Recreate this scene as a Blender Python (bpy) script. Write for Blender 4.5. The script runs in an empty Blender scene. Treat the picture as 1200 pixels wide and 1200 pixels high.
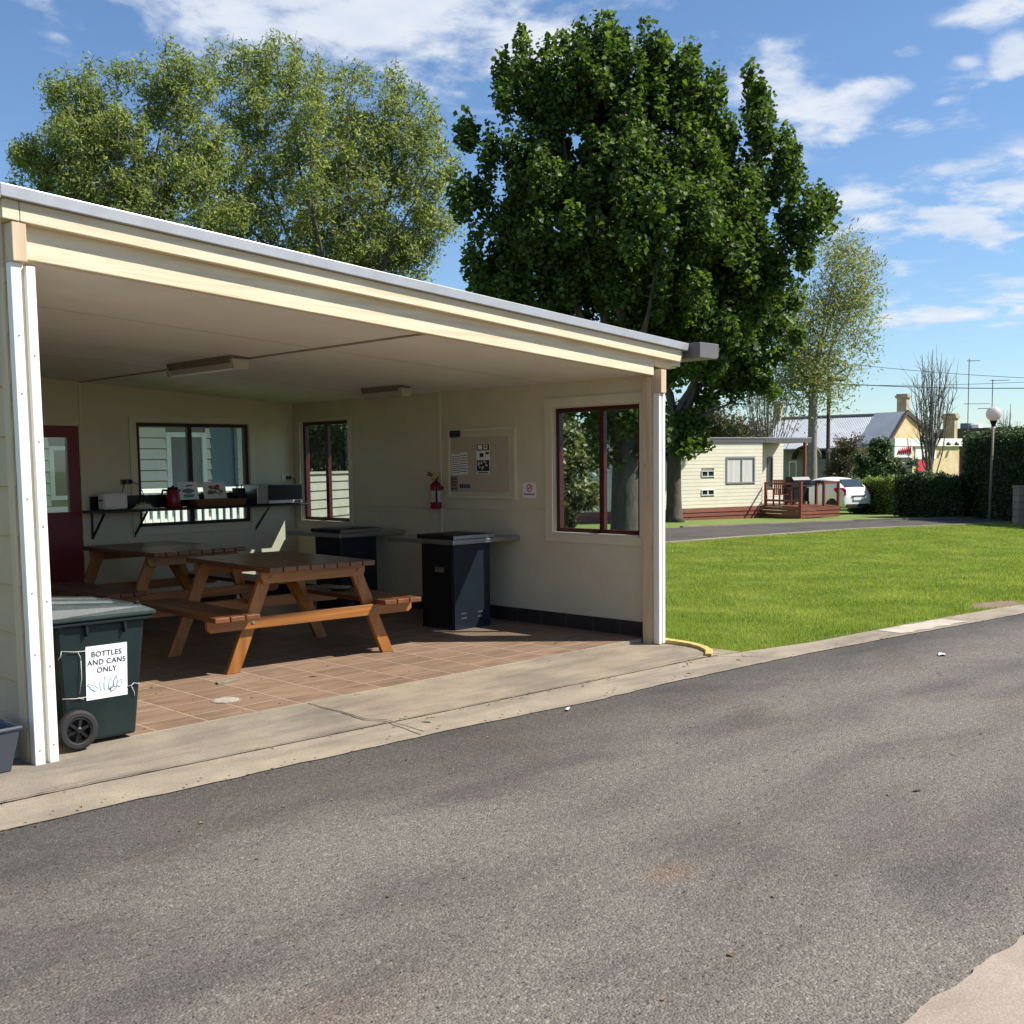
import bpy, math, random
import numpy as np
from mathutils import Vector, Matrix
R = math.radians
SC = bpy.context.scene
COL = SC.collection

# ------------------------------------------------------------------ camera
CAM = np.array([-2.3112, -5.9794, 1.6])
YAW, PITCH, ROLL = 0.7848, -0.0862, -0.0130
FPX, PPX, PPY = 1303.39, 600.0, 656.37          # focal length and principal point for a 1200 px frame
def basis():
    cy, sy, cp, sp = math.cos(YAW), math.sin(YAW), math.cos(PITCH), math.sin(PITCH)
    f = np.array([sy*cp, cy*cp, sp]); r0 = np.array([cy, -sy, 0.0]); u0 = np.cross(r0, f)
    c, s = math.cos(ROLL), math.sin(ROLL)
    return c*r0 + s*u0, -s*r0 + c*u0, f
RV, UV, FV = basis()
FW = np.array([math.sin(YAW), math.cos(YAW)])     # level forward
LT = np.array([math.cos(YAW), -math.sin(YAW)])    # level right
def ray(px, py): return FV + RV*(px-PPX)/FPX - UV*(py-PPY)/FPX
def A(px, py, depth): return CAM + ray(px, py)*depth
K, S0, S1 = 0.016, 8.0, 95.0
def sdist(x, y): return (x-CAM[0])*FW[0] + (y-CAM[1])*FW[1]
def gz(x, y): return -K*(min(max(sdist(x, y), S0), S1)-S0)
def G(px, py):
    d = ray(px, py); t = (-CAM[2] + K*S0)/(d[2] + K*(d[0]*FW[0]+d[1]*FW[1])); p = CAM + t*d
    return float(p[0]), float(p[1])
def at_ground(px, depth):
    p = A(px, 560, depth); return float(p[0]), float(p[1]), gz(p[0], p[1])

cam = bpy.data.cameras.new('camera'); co = bpy.data.objects.new('camera', cam); COL.objects.link(co)
cam.sensor_width = 36.0; cam.lens = 36.0*FPX/1200.0; cam.shift_y = (PPY-600.0)/1200.0
cam.clip_start = 0.05; cam.clip_end = 3000
co.matrix_world = Matrix(((RV[0], UV[0], -FV[0], CAM[0]), (RV[1], UV[1], -FV[1], CAM[1]), (RV[2], UV[2], -FV[2], CAM[2]), (0, 0, 0, 1)))
SC.camera = co
SC.view_settings.view_transform = 'Standard'; SC.view_settings.look = 'None'; SC.view_settings.gamma = 1
SC.view_settings.exposure = 0.93
SC.cycles.use_denoising = True; SC.cycles.max_bounces = 10; SC.cycles.diffuse_bounces = 5; SC.cycles.transparent_max_bounces = 12
SC.cycles.caustics_reflective = False; SC.cycles.caustics_refractive = False

# ------------------------------------------------------------------ materials
def newmat(name):
    m = bpy.data.materials.new(name); m.use_nodes = True
    nt = m.node_tree; b = nt.nodes['Principled BSDF']; return m, nt, b
def N(nt, t, **k):
    n = nt.nodes.new(t)
    for a, v in k.items(): setattr(n, a, v)
    return n
def setin(n, **k):
    for a, v in k.items(): n.inputs[a.replace('_', ' ')].default_value = v
def coords(nt, scale=(1, 1, 1), rot=(0, 0, 0), kind='Object'):
    tc = N(nt, 'ShaderNodeTexCoord'); mp = N(nt, 'ShaderNodeMapping'); nt.links.new(tc.outputs[kind], mp.inputs['Vector'])
    mp.inputs['Scale'].default_value = scale; mp.inputs['Rotation'].default_value = rot; return mp.outputs['Vector']
def noise(nt, vec, scale, detail=4, rough=0.55, dist=0.0):
    n = N(nt, 'ShaderNodeTexNoise'); nt.links.new(vec, n.inputs['Vector']); setin(n, Scale=scale, Detail=detail, Roughness=rough, Distortion=dist); return n.outputs['Fac']
def ramp(nt, fac, stops):
    r = N(nt, 'ShaderNodeValToRGB'); nt.links.new(fac, r.inputs['Fac']); e = r.color_ramp.elements
    while len(e) < len(stops): e.new(0.5)
    for i, (p, c) in enumerate(stops):
        e[i].position = p; e[i].color = (*c, 1) if len(c) == 3 else c
    return r.outputs['Color']
def g3(v): return (v, v, v)
def mix(nt, fac, a, b, mode='MIX'):
    m = N(nt, 'ShaderNodeMix', data_type='RGBA', blend_type=mode)
    for s, v in ((m.inputs[0], fac), (m.inputs[6], a), (m.inputs[7], b)):
        if hasattr(v, 'links') or hasattr(v, 'is_linked'): nt.links.new(v, s)
        elif isinstance(v, (int, float)): s.default_value = v if s.type == 'VALUE' else (v, v, v, 1)
        else: s.default_value = (*v, 1)
    return m.outputs[2]
def math_n(nt, op, a, b=None, c=None, clamp=False):
    n = N(nt, 'ShaderNodeMath', operation=op, use_clamp=clamp)
    for i, v in enumerate((a, b, c)):
        if v is None: continue
        if hasattr(v, 'is_linked'): nt.links.new(v, n.inputs[i])
        else: n.inputs[i].default_value = v
    return n.outputs[0]
def bump(nt, b, height, strength=0.3, dist=0.01):
    n = N(nt, 'ShaderNodeBump'); nt.links.new(height, n.inputs['Height']); setin(n, Strength=strength, Distance=dist); nt.links.new(n.outputs['Normal'], b.inputs['Normal'])
def paint(name, col, var=0.12, rough=0.55, scale=6.0, bumpy=0.1, stretch=(1, 1, 1), metallic=0.0, dirt=None, spec=0.4):
    m, nt, b = newmat(name); v = coords(nt, stretch)
    f = noise(nt, v, scale, 5, 0.6); lo = tuple(c*(1-var) for c in col); hi = tuple(min(1, c*(1+var)) for c in col)
    c = ramp(nt, f, [(0.3, lo), (0.7, hi)])
    if dirt:
        f2 = noise(nt, v, scale*0.35, 6, 0.7); c = mix(nt, ramp(nt, f2, [(0.52, g3(0)), (0.72, g3(0.75))]), c, dirt)
    nt.links.new(c, b.inputs['Base Color']); setin(b, Roughness=rough, Metallic=metallic); b.inputs['Specular IOR Level'].default_value = spec
    if bumpy: bump(nt, b, noise(nt, v, scale*8, 3), bumpy, 0.004)
    return m
def wood(name, c1, c2, axis, rough=0.45, island=0.25, grain=14.0, knots=0.6):
    m, nt, b = newmat(name); s = [grain]*3; s[axis] = grain*0.06; v = coords(nt, tuple(s))
    ge = N(nt, 'ShaderNodeNewGeometry')
    sh = N(nt, 'ShaderNodeVectorMath', operation='ADD'); cb = N(nt, 'ShaderNodeCombineXYZ')
    r10 = math_n(nt, 'MULTIPLY', ge.outputs['Random Per Island'], 37.0)
    for i in range(3): nt.links.new(r10, cb.inputs[i])
    nt.links.new(v, sh.inputs[0]); nt.links.new(cb.outputs[0], sh.inputs[1])
    f = noise(nt, sh.outputs[0], 1.0, 6, 0.62, 0.6)
    c = ramp(nt, f, [(0.3, c1), (0.68, c2)])
    k = math_n(nt, 'MULTIPLY_ADD', ge.outputs['Random Per Island'], island*2, 1.0-island)
    cc = N(nt, 'ShaderNodeCombineXYZ'); [nt.links.new(k, cc.inputs[i]) for i in range(3)]
    c = mix(nt, 1.0, c, cc.outputs[0], 'MULTIPLY')
    if knots:
        kv = coords(nt, tuple(3.0 if i == axis else 9.0 for i in range(3))); kn = noise(nt, kv, 1.6, 6, .75); c = mix(nt, ramp(nt, kn, [(0.62, g3(0)), (0.72, g3(knots))]), c, tuple(q*.55 for q in c1))
    nt.links.new(c, b.inputs['Base Color']); setin(b, Roughness=rough); bump(nt, b, f, 0.5, 0.006); return m
def leafmat(name, dark, light, trans=0.35, rough=0.5, tint=(1.5, 1.45, 0.7), patch=None):
    m, nt, b = newmat(name); ge = N(nt, 'ShaderNodeNewGeometry')
    c = ramp(nt, ge.outputs['Random Per Island'], [(0.0, dark), (0.75, tuple((a+b_)/2 for a, b_ in zip(dark, light))), (1.0, light)])
    if patch:
        f = noise(nt, coords(nt, (1, 1, 0.0), (0, 0, R(40))), 0.9, 5, 0.65); c = mix(nt, ramp(nt, f, [(0.42, g3(0)), (0.68, g3(0.75))]), c, patch[0])
        f = noise(nt, coords(nt, (1, 1, 0.0)), 2.3, 5, 0.7); c = mix(nt, ramp(nt, f, [(0.58, g3(0)), (0.76, g3(0.6))]), c, patch[1])
    tr = N(nt, 'ShaderNodeBsdfTranslucent'); nt.links.new(c, b.inputs['Base Color'])
    c2 = mix(nt, 1.0, c, tint, 'MULTIPLY'); nt.links.new(c2, tr.inputs['Color']); setin(b, Roughness=rough)
    mx = N(nt, 'ShaderNodeMixShader'); mx.inputs[0].default_value = trans
    nt.links.new(b.outputs[0], mx.inputs[1]); nt.links.new(tr.outputs[0], mx.inputs[2]); nt.links.new(mx.outputs[0], nt.nodes['Material Output'].inputs['Surface']); return m
def glass(name, tint=(0.9, 0.95, 0.95), boost=1.0):
    m, nt, b = newmat(name); nt.nodes.remove(b)
    t = N(nt, 'ShaderNodeBsdfTransparent'); t.inputs['Color'].default_value = (*tint, 1)
    g = N(nt, 'ShaderNodeBsdfGlossy'); g.inputs['Roughness'].default_value = 0.01
    lw = N(nt, 'ShaderNodeLayerWeight'); lw.inputs['Blend'].default_value = 0.5
    fr = math_n(nt, 'MULTIPLY_ADD', math_n(nt, 'POWER', lw.outputs['Facing'], 5.0), 0.9, 0.05)
    mx = N(nt, 'ShaderNodeMixShader'); nt.links.new(fr, mx.inputs[0]); nt.links.new(t.outputs[0], mx.inputs[1]); nt.links.new(g.outputs[0], mx.inputs[2])
    nt.links.new(mx.outputs[0], nt.nodes['Material Output'].inputs['Surface']); return m
def bark(name, c1, c2):
    m, nt, b = newmat(name); v = coords(nt, (9, 9, 2.2)); f = noise(nt, v, 1.6, 6, 0.7)
    nt.links.new(ramp(nt, f, [(0.3, c1), (0.7, c2)]), b.inputs['Base Color']); setin(b, Roughness=0.9); bump(nt, b, f, 0.8, 0.03); return m

M = {}
M['cream'] = paint('cream_wall_paint', (0.60, 0.555, 0.425), 0.05, 0.5, 3.0, 0.04, dirt=(0.54, 0.49, 0.37))
M['trim'] = paint('cream_trim_paint', (0.64, 0.60, 0.47), 0.05, 0.45, 5.0, 0.04)
M['ceiling'] = paint('ceiling_paint', (0.80, 0.79, 0.76), 0.05, 0.7, 1.2, 0.03, dirt=(0.66, 0.62, 0.54))
M['siding'] = paint('grey_beige_siding', (0.50, 0.375, 0.25), 0.06, 0.65, 4.0, 0.06)
M['white'] = paint('white_metal_paint', (0.80, 0.79, 0.74), 0.04, 0.4, 9.0, 0.03, stretch=(1, 1, .3), dirt=(0.62, 0.58, 0.50))
M['steel'] = paint('grey_roof_steel', (0.40, 0.40, 0.41), 0.08, 0.35, 8.0, 0.03, metallic=0.35)
M['darksteel'] = paint('charcoal_gutter_steel', (0.13, 0.12, 0.12), 0.1, 0.4, 8.0, 0.02)
M['maroon'] = paint('maroon_frame_paint', (0.062, 0.011, 0.012), 0.1, 0.4, 9.0, 0.02)
M['door'] = paint('dark_red_door_paint', (0.17, 0.010, 0.024), 0.06, 0.45, 5.0, 0.02)
M['glass'] = glass('window_glass')
M['black'] = paint('black_steel', (0.007, 0.007, 0.008), 0.2, 0.45, 7.0, 0.02)
M['navy'] = paint('dark_navy_steel', (0.012, 0.017, 0.027), 0.12, 0.38, 5.0, 0.02)
M['stainless'] = paint('brushed_stainless', (0.38, 0.38, 0.38), 0.15, 0.32, 10.0, 0.02, stretch=(0.4, 6, 6), metallic=0.85)
M['binplastic'] = paint('dark_green_plastic', (0.006, 0.016, 0.016), 0.3, 0.46, 4.0, 0.05, dirt=(0.020, 0.030, 0.028), spec=0.35)
M['lidplastic'] = paint('weathered_lid_plastic', (0.030, 0.045, 0.045), 0.25, 0.5, 6.0, 0.5, dirt=(0.10, 0.11, 0.10), spec=0.3)
M['rubber'] = paint('black_rubber', (0.020, 0.019, 0.019), 0.2, 0.75, 9.0, 0.1)
M['paper'] = paint('white_paper', (0.80, 0.80, 0.82), 0.02, 0.6, 9.0, 0.0)
M['ink'] = paint('dark_ink', (0.035, 0.035, 0.05), 0.1, 0.7, 9.0, 0.0)
M['tealink'] = paint('teal_ink', (0.10, 0.30, 0.30), 0.3, 0.7, 30.0, 0.0)
M['blueink'] = paint('pale_blue_ink', (0.42, 0.55, 0.75), 0.25, 0.7, 30.0, 0.0)
M['redink'] = paint('red_ink', (0.55, 0.03, 0.06), 0.1, 0.6, 9.0, 0.0)
M['tub'] = paint('blue_grey_plastic', (0.05, 0.06, 0.075), 0.1, 0.5, 5.0, 0.03)
M['string'] = paint('pale_string', (0.5, 0.48, 0.42), 0.1, 0.9, 20.0, 0.0)
M['draincover'] = paint('pale_drain_cover', (0.33, 0.30, 0.25), 0.25, 0.8, 30.0, 0.1)
M['redplastic'] = paint('red_plastic', (0.22, 0.012, 0.018), 0.05, 0.3, 9.0, 0.0)
M['yellow'] = paint('yellow_kerb_paint', (0.52, 0.40, 0.13), 0.25, 0.8, 14.0, 0.15, dirt=(0.40, 0.33, 0.2))
M['wicker'] = paint('brown_wicker', (0.16, 0.07, 0.03), 0.5, 0.7, 60.0, 0.4)
M['whiteplastic'] = paint('white_plastic', (0.72, 0.71, 0.68), 0.03, 0.35, 9.0, 0.0)
M['board'] = paint('pinboard_felt', (0.48, 0.41, 0.34), 0.06, 0.9, 30.0, 0.1)
M['tblwood'] = {}
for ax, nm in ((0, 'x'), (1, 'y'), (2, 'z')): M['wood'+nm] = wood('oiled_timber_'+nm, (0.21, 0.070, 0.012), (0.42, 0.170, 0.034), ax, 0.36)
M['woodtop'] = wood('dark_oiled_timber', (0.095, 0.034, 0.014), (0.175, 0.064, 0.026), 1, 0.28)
M['fascia'] = wood('weathered_cream_timber', (0.58, 0.47, 0.31), (0.77, 0.66, 0.47), 0, 0.65, 0.05, 22.0, 0.22)
M['fasciaz'] = wood('weathered_cream_post', (0.50, 0.37, 0.24), (0.66, 0.52, 0.35), 2, 0.6, 0.05, 22.0)
M['decking'] = wood('red_brown_decking', (0.12, 0.030, 0.015), (0.21, 0.058, 0.030), 0, 0.5, 0.2)
M['oldwood'] = wood('grey_timber', (0.16, 0.13, 0.10), (0.26, 0.22, 0.17), 2, 0.8)
M['bark'] = bark('dark_bark', (0.045, 0.035, 0.028), (0.12, 0.10, 0.08))
M['palebark'] = bark('pale_bark', (0.15, 0.13, 0.11), (0.30, 0.27, 0.23))
M['greybark'] = bark('grey_twig_bark', (0.10, 0.08, 0.075), (0.20, 0.17, 0.15))
M['leaf_maple'] = leafmat('maple_leaf', (0.022, 0.058, 0.013), (0.150, 0.230, 0.040), 0.42, 0.6)
M['leaf_ash'] = leafmat('ash_leaf', (0.115, 0.165, 0.055), (0.37, 0.43, 0.165), 0.5, 0.6)
M['leaf_pale'] = leafmat('pale_young_leaf', (0.16, 0.19, 0.06), (0.36, 0.38, 0.13), 0.45)
M['leaf_hedge'] = leafmat('hedge_leaf', (0.024, 0.055, 0.022), (0.09, 0.145, 0.045), 0.3)
M['leaf_limehedge'] = leafmat('lime_hedge_leaf', (0.09, 0.15, 0.03), (0.30, 0.38, 0.08), 0.4)
M['leaf_olive'] = leafmat('olive_leaf', (0.04, 0.05, 0.018), (0.12, 0.12, 0.04), 0.3)
M['leaf_brown'] = leafmat('russet_leaf', (0.06, 0.05, 0.03), (0.14, 0.11, 0.06), 0.3)
M['leaf_grey'] = leafmat('grey_bush_leaf', (0.10, 0.09, 0.08), (0.2, 0.17, 0.14), 0.2)
M['leaf_varieg'] = leafmat('variegated_leaf', (0.05, 0.09, 0.03), (0.42, 0.42, 0.22), 0.3)
M['blade'] = leafmat('grass_blade', (0.14, 0.215, 0.033), (0.37, 0.45, 0.095), 0.47, 0.6, (1.35, 1.35, .7), ((0.42, 0.46, 0.12), (0.12, 0.18, 0.04)))
M['weather'] = paint('cream_weatherboard', (0.77, 0.70, 0.56), 0.05, 0.5, 2.0, 0.03)
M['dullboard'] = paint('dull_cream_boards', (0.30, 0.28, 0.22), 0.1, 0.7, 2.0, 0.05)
M['iron'] = paint('grey_corrugated_iron', (0.46, 0.48, 0.50), 0.1, 0.5, 1.0, 0.02, metallic=0.3)
M['sandstone'] = paint('yellow_sandstone', (0.60, 0.47, 0.27), 0.15, 0.8, 3.0, 0.1, dirt=(0.45, 0.3, 0.15))
M['chimney'] = paint('weathered_chimney_render', (0.40, 0.31, 0.20), 0.2, 0.85, 3.0, 0.1)
M['housewall'] = paint('grey_house_wall', (0.30, 0.27, 0.22), 0.1, 0.8, 2.0, 0.05)
M['carpaint'] = paint('white_car_paint', (0.80, 0.79, 0.78), 0.01, 0.32, 1.0, 0.0, spec=0.4)
M['carglass'] = paint('tinted_car_glass', (0.03, 0.045, 0.055), 0.1, 0.06, 2.0, 0.0, spec=0.8)
M['taillight'] = paint('red_tail_lamp', (0.45, 0.015, 0.02), 0.1, 0.15, 5.0, 0.0)
M['curtain'] = paint('pale_curtain', (0.62, 0.60, 0.56), 0.25, 0.9, 7.0, 0.0, stretch=(5, 5, 0.05))
M['darkglass'] = paint('dark_window_glass', (0.03, 0.04, 0.045), 0.1, 0.08, 2.0, 0.0, spec=0.7)
M['globe'] = leafmat('opal_lamp_globe', (0.80, 0.74, 0.72), (0.82, 0.76, 0.74), 0.45, 0.3, (1, .96, .94))
M['pier'] = paint('grey_brown_pier', (0.26, 0.22, 0.18), 0.15, 0.85, 6.0, 0.1)
M['bluegrey'] = paint('blue_grey_panel', (0.13, 0.20, 0.24), 0.05, 0.5, 3.0, 0.0)
M['screen'] = paint('grey_screen_mesh', (0.20, 0.20, 0.19), 0.1, 0.7, 3.0, 0.0)
M['brown'] = paint('dark_brown_roof', (0.09, 0.06, 0.05), 0.1, 0.7, 3.0, 0.0)
M['diffuser'] = paint('yellowed_diffuser', (0.42, 0.40, 0.34), 0.05, 0.35, 8.0, 0.0)

def _st(px, py, rx, ry, ang, c, a): x, y = G(px, py); return (x, y, rx, ry, ang, c, a)
_dk = (0.74, 0.74, 0.77)
STAINS = [_st(715, 935, .34, .20, .1, _dk, .9), _st(470, 1020, .26, .20, .3, _dk, .85), _st(265, 1075, .30, .18, -.2, _dk, .6), _st(1105, 1035, .30, .20, .4, _dk, .8), _st(900, 865, .95, .16, -.05, _dk, .75), _st(1110, 800, 1.6, .20, -.12, _dk, .8),
          _st(640, 890, .8, .14, .15, _dk, .5), _st(880, 1005, .55, .05, .25, _dk, .7), _st(160, 925, .7, .15, .0, _dk, .6), _st(1020, 945, .7, .12, .15, _dk, .45), _st(785, 1004, .12, .07, .1, (1.25, .97, .80), .7), _st(350, 1180, .5, .2, .2, (1.12, .98, .92), .7), _st(1190, 780, .9, .12, -.1, _dk, .6)]
def asphalt():
    m, nt, b = newmat('asphalt'); v = coords(nt)
    vo = N(nt, 'ShaderNodeTexVoronoi'); nt.links.new(v, vo.inputs['Vector']); vo.inputs['Scale'].default_value = 105
    fine = noise(nt, v, 130, 2, 0.6); mid = noise(nt, v, 26, 4, 0.75)
    sp = N(nt, 'ShaderNodeSeparateColor'); nt.links.new(vo.outputs['Color'], sp.inputs[0])
    agg = ramp(nt, sp.outputs[0], [(0.0, (0.070, 0.064, 0.057)), (0.5, (0.130, 0.119, 0.105)), (0.88, (0.20, 0.184, 0.162)), (1.0, (0.34, 0.315, 0.28))])
    c = mix(nt, 0.5, agg, ramp(nt, mid, [(0.3, (0.080, 0.071, 0.060)), (0.7, (0.205, 0.184, 0.155))]))
    big = noise(nt, coords(nt, (0.55, 1.0, 1)), 0.9, 4, 0.6, 0.4)
    c = mix(nt, 1.0, c, ramp(nt, big, [(0.33, g3(0.66)), (0.50, g3(1.0)), (0.68, g3(1.15))]), 'MULTIPLY')
    pt = noise(nt, coords(nt, (0.35, 0.9, 1), (0, 0, R(12))), 1.5, 3, 0.5, 0.2)      # oil and tyre stains
    c = mix(nt, 1.0, c, ramp(nt, pt, [(0.56, g3(1.0)), (0.70, (0.62, 0.62, 0.66))]), 'MULTIPLY')
    # darker band of newer asphalt along the gutter
    sx = N(nt, 'ShaderNodeSeparateXYZ'); nt.links.new(v, sx.inputs[0])
    yy = math_n(nt, 'ADD', sx.outputs[1], math_n(nt, 'MULTIPLY', sx.outputs[0], 0.035))
    yy = math_n(nt, 'ADD', yy, math_n(nt, 'MULTIPLY', noise(nt, v, 1.4, 3), 0.5))
    band = N(nt, 'ShaderNodeMapRange'); nt.links.new(yy, band.inputs[0]); band.inputs[1].default_value = -1.75; band.inputs[2].default_value = -1.0
    c = mix(nt, band.outputs[0], c, mix(nt, 1.0, c, g3(0.52), 'MULTIPLY'))
    rs = noise(nt, coords(nt, (0.5, 1.4, 1)), 0.8, 3); rm = ramp(nt, rs, [(0.70, g3(0)), (0.80, g3(0.35))])
    c = mix(nt, rm, c, (0.17, 0.10, 0.06))
    sxy = N(nt, 'ShaderNodeSeparateXYZ'); nt.links.new(v, sxy.inputs[0]); wob = math_n(nt, 'MULTIPLY', math_n(nt, 'SUBTRACT', noise(nt, v, 2.2, 5, .65), .5), 2.4)
    for sx_, sy_, rx_, ry_, ang, stc, amt in STAINS:       # old oil drips, tyre scuffs and one rusty spot
        dx = math_n(nt, 'SUBTRACT', sxy.outputs[0], sx_); dy = math_n(nt, 'SUBTRACT', sxy.outputs[1], sy_); ca_, sa_ = math.cos(ang), math.sin(ang)
        u_ = math_n(nt, 'DIVIDE', math_n(nt, 'ADD', math_n(nt, 'MULTIPLY', dx, ca_), math_n(nt, 'MULTIPLY', dy, sa_)), rx_); w_ = math_n(nt, 'DIVIDE', math_n(nt, 'SUBTRACT', math_n(nt, 'MULTIPLY', dy, ca_), math_n(nt, 'MULTIPLY', dx, sa_)), ry_)
        d_ = math_n(nt, 'ADD', math_n(nt, 'ADD', math_n(nt, 'MULTIPLY', u_, u_), math_n(nt, 'MULTIPLY', w_, w_)), wob)
        fz = math_n(nt, 'MULTIPLY', math_n(nt, 'EXPONENT', math_n(nt, 'MULTIPLY', math_n(nt, 'MAXIMUM', d_, 0.0), -1.1)), amt)
        c = mix(nt, fz, c, mix(nt, 1.0, c, stc, 'MULTIPLY'))
    dk = ramp(nt, noise(nt, v, 55, 1, 0.4), [(0.28, g3(0.30)), (0.36, g3(1))]); c = mix(nt, 1.0, c, dk, 'MULTIPLY')
    c = mix(nt, 1.0, c, (1.04, 0.995, 0.945), 'MULTIPLY')
    nt.links.new(c, b.inputs['Base Color']); setin(b, Roughness=0.85)
    h = math_n(nt, 'ADD', math_n(nt, 'MULTIPLY', vo.outputs['Distance'], -1.2), fine); bump(nt, b, h, 0.6, 0.008); return m
M['asphalt'] = asphalt()
def concrete(name, c1, c2, stain):
    m, nt, b = newmat(name); v = coords(nt); f = noise(nt, v, 2.2, 7, 0.68, 0.3); fine = noise(nt, v, 120, 3, 0.7)
    c = ramp(nt, f, [(0.28, c1), (0.70, c2)])
    st = noise(nt, coords(nt, (0.6, 2.6, 1)), 1.3, 5, 0.65); c = mix(nt, ramp(nt, st, [(0.46, g3(0)), (0.68, g3(0.8))]), c, stain)
    c = mix(nt, 1.0, c, ramp(nt, fine, [(0.3, g3(0.72)), (0.7, g3(1.15))]), 'MULTIPLY')
    nt.links.new(c, b.inputs['Base Color']); setin(b, Roughness=0.88); bump(nt, b, math_n(nt, 'ADD', fine, f), 0.35, 0.006); return m
M['concrete'] = concrete('stained_concrete', (0.20, 0.16, 0.115), (0.34, 0.275, 0.19), (0.145, 0.12, 0.095))
M['gutterconc'] = concrete('gutter_concrete', (0.23, 0.19, 0.14), (0.37, 0.305, 0.22), (0.17, 0.142, 0.108))
M['greyconc'] = concrete('old_grey_concrete', (0.185, 0.155, 0.118), (0.31, 0.26, 0.19), (0.125, 0.108, 0.09))
M['pinkconc'] = concrete('exposed_aggregate', (0.26, 0.205, 0.16), (0.40, 0.325, 0.26), (0.22, 0.17, 0.13))
def tiles(name, size, x0, y0, c1, c2, grout, gw):
    m, nt, b = newmat(name); v = coords(nt); sx = N(nt, 'ShaderNodeSeparateXYZ'); nt.links.new(v, sx.inputs[0])
    us = [math_n(nt, 'DIVIDE', math_n(nt, 'SUBTRACT', sx.outputs[i], o), size) for i, o in ((0, x0), (1, y0))]
    ed = [math_n(nt, 'ABSOLUTE', math_n(nt, 'SUBTRACT', math_n(nt, 'FRACT', u), 0.5)) for u in us]
    g = math_n(nt, 'GREATER_THAN', math_n(nt, 'MAXIMUM', ed[0], ed[1]), 0.5-gw/size/2)
    cb = N(nt, 'ShaderNodeCombineXYZ')
    for i in range(2): nt.links.new(math_n(nt, 'FLOOR', us[i]), cb.inputs[i])
    wn = N(nt, 'ShaderNodeTexWhiteNoise', noise_dimensions='3D'); nt.links.new(cb.outputs[0], wn.inputs['Vector'])
    off = N(nt, 'ShaderNodeVectorMath', operation='MULTIPLY_ADD'); nt.links.new(wn.outputs['Color'], off.inputs[0]); off.inputs[1].default_value = (9, 9, 9)
    mp = coords(nt, (1.2, 5.5, 1)); nt.links.new(mp, off.inputs[2])
    f = noise(nt, off.outputs[0], 1.8, 6, 0.65, 0.5); c = ramp(nt, f, [(0.28, c1), (0.72, c2)])
    k = math_n(nt, 'MULTIPLY_ADD', wn.outputs['Value'], 0.22, 0.89); cc = N(nt, 'ShaderNodeCombineXYZ'); [nt.links.new(k, cc.inputs[i]) for i in range(3)]
    c = mix(nt, 1.0, c, cc.outputs[0], 'MULTIPLY'); c = mix(nt, g, c, grout)
    nt.links.new(c, b.inputs['Base Color']); setin(b, Roughness=0.55); b.inputs['Specular IOR Level'].default_value = 0.3
    bump(nt, b, math_n(nt, 'MULTIPLY_ADD', g, -1.0, math_n(nt, 'MULTIPLY', f, 0.3)), 0.4, 0.004); return m
M['tile'] = tiles('brown_stone_tile', 0.345, 1.16, 0.07, (0.145, 0.092, 0.060), (0.28, 0.190, 0.130), (0.37, 0.29, 0.215), 0.009)
def grassmat():
    m, nt, b = newmat('mown_grass'); v = coords(nt); f = noise(nt, v, 30, 6, 0.7); f2 = noise(nt, coords(nt, (1, 1, 1), (0, 0, R(40))), 0.7, 4, 0.6)
    c = ramp(nt, f, [(0.25, (0.085, 0.135, 0.020)), (0.75, (0.18, 0.26, 0.042))])
    c = mix(nt, ramp(nt, f2, [(0.4, g3(0)), (0.7, g3(0.7))]), c, (0.18, 0.24, 0.04))
    f3 = noise(nt, v, 2.6, 5, 0.7); c = mix(nt, ramp(nt, f3, [(0.62, g3(0)), (0.78, g3(0.5))]), c, (0.05, 0.075, 0.015))
    nt.links.new(c, b.inputs['Base Color']); setin(b, Roughness=0.9); bump(nt, b, f, 0.8, 0.04); return m
M['grass'] = grassmat()

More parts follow.
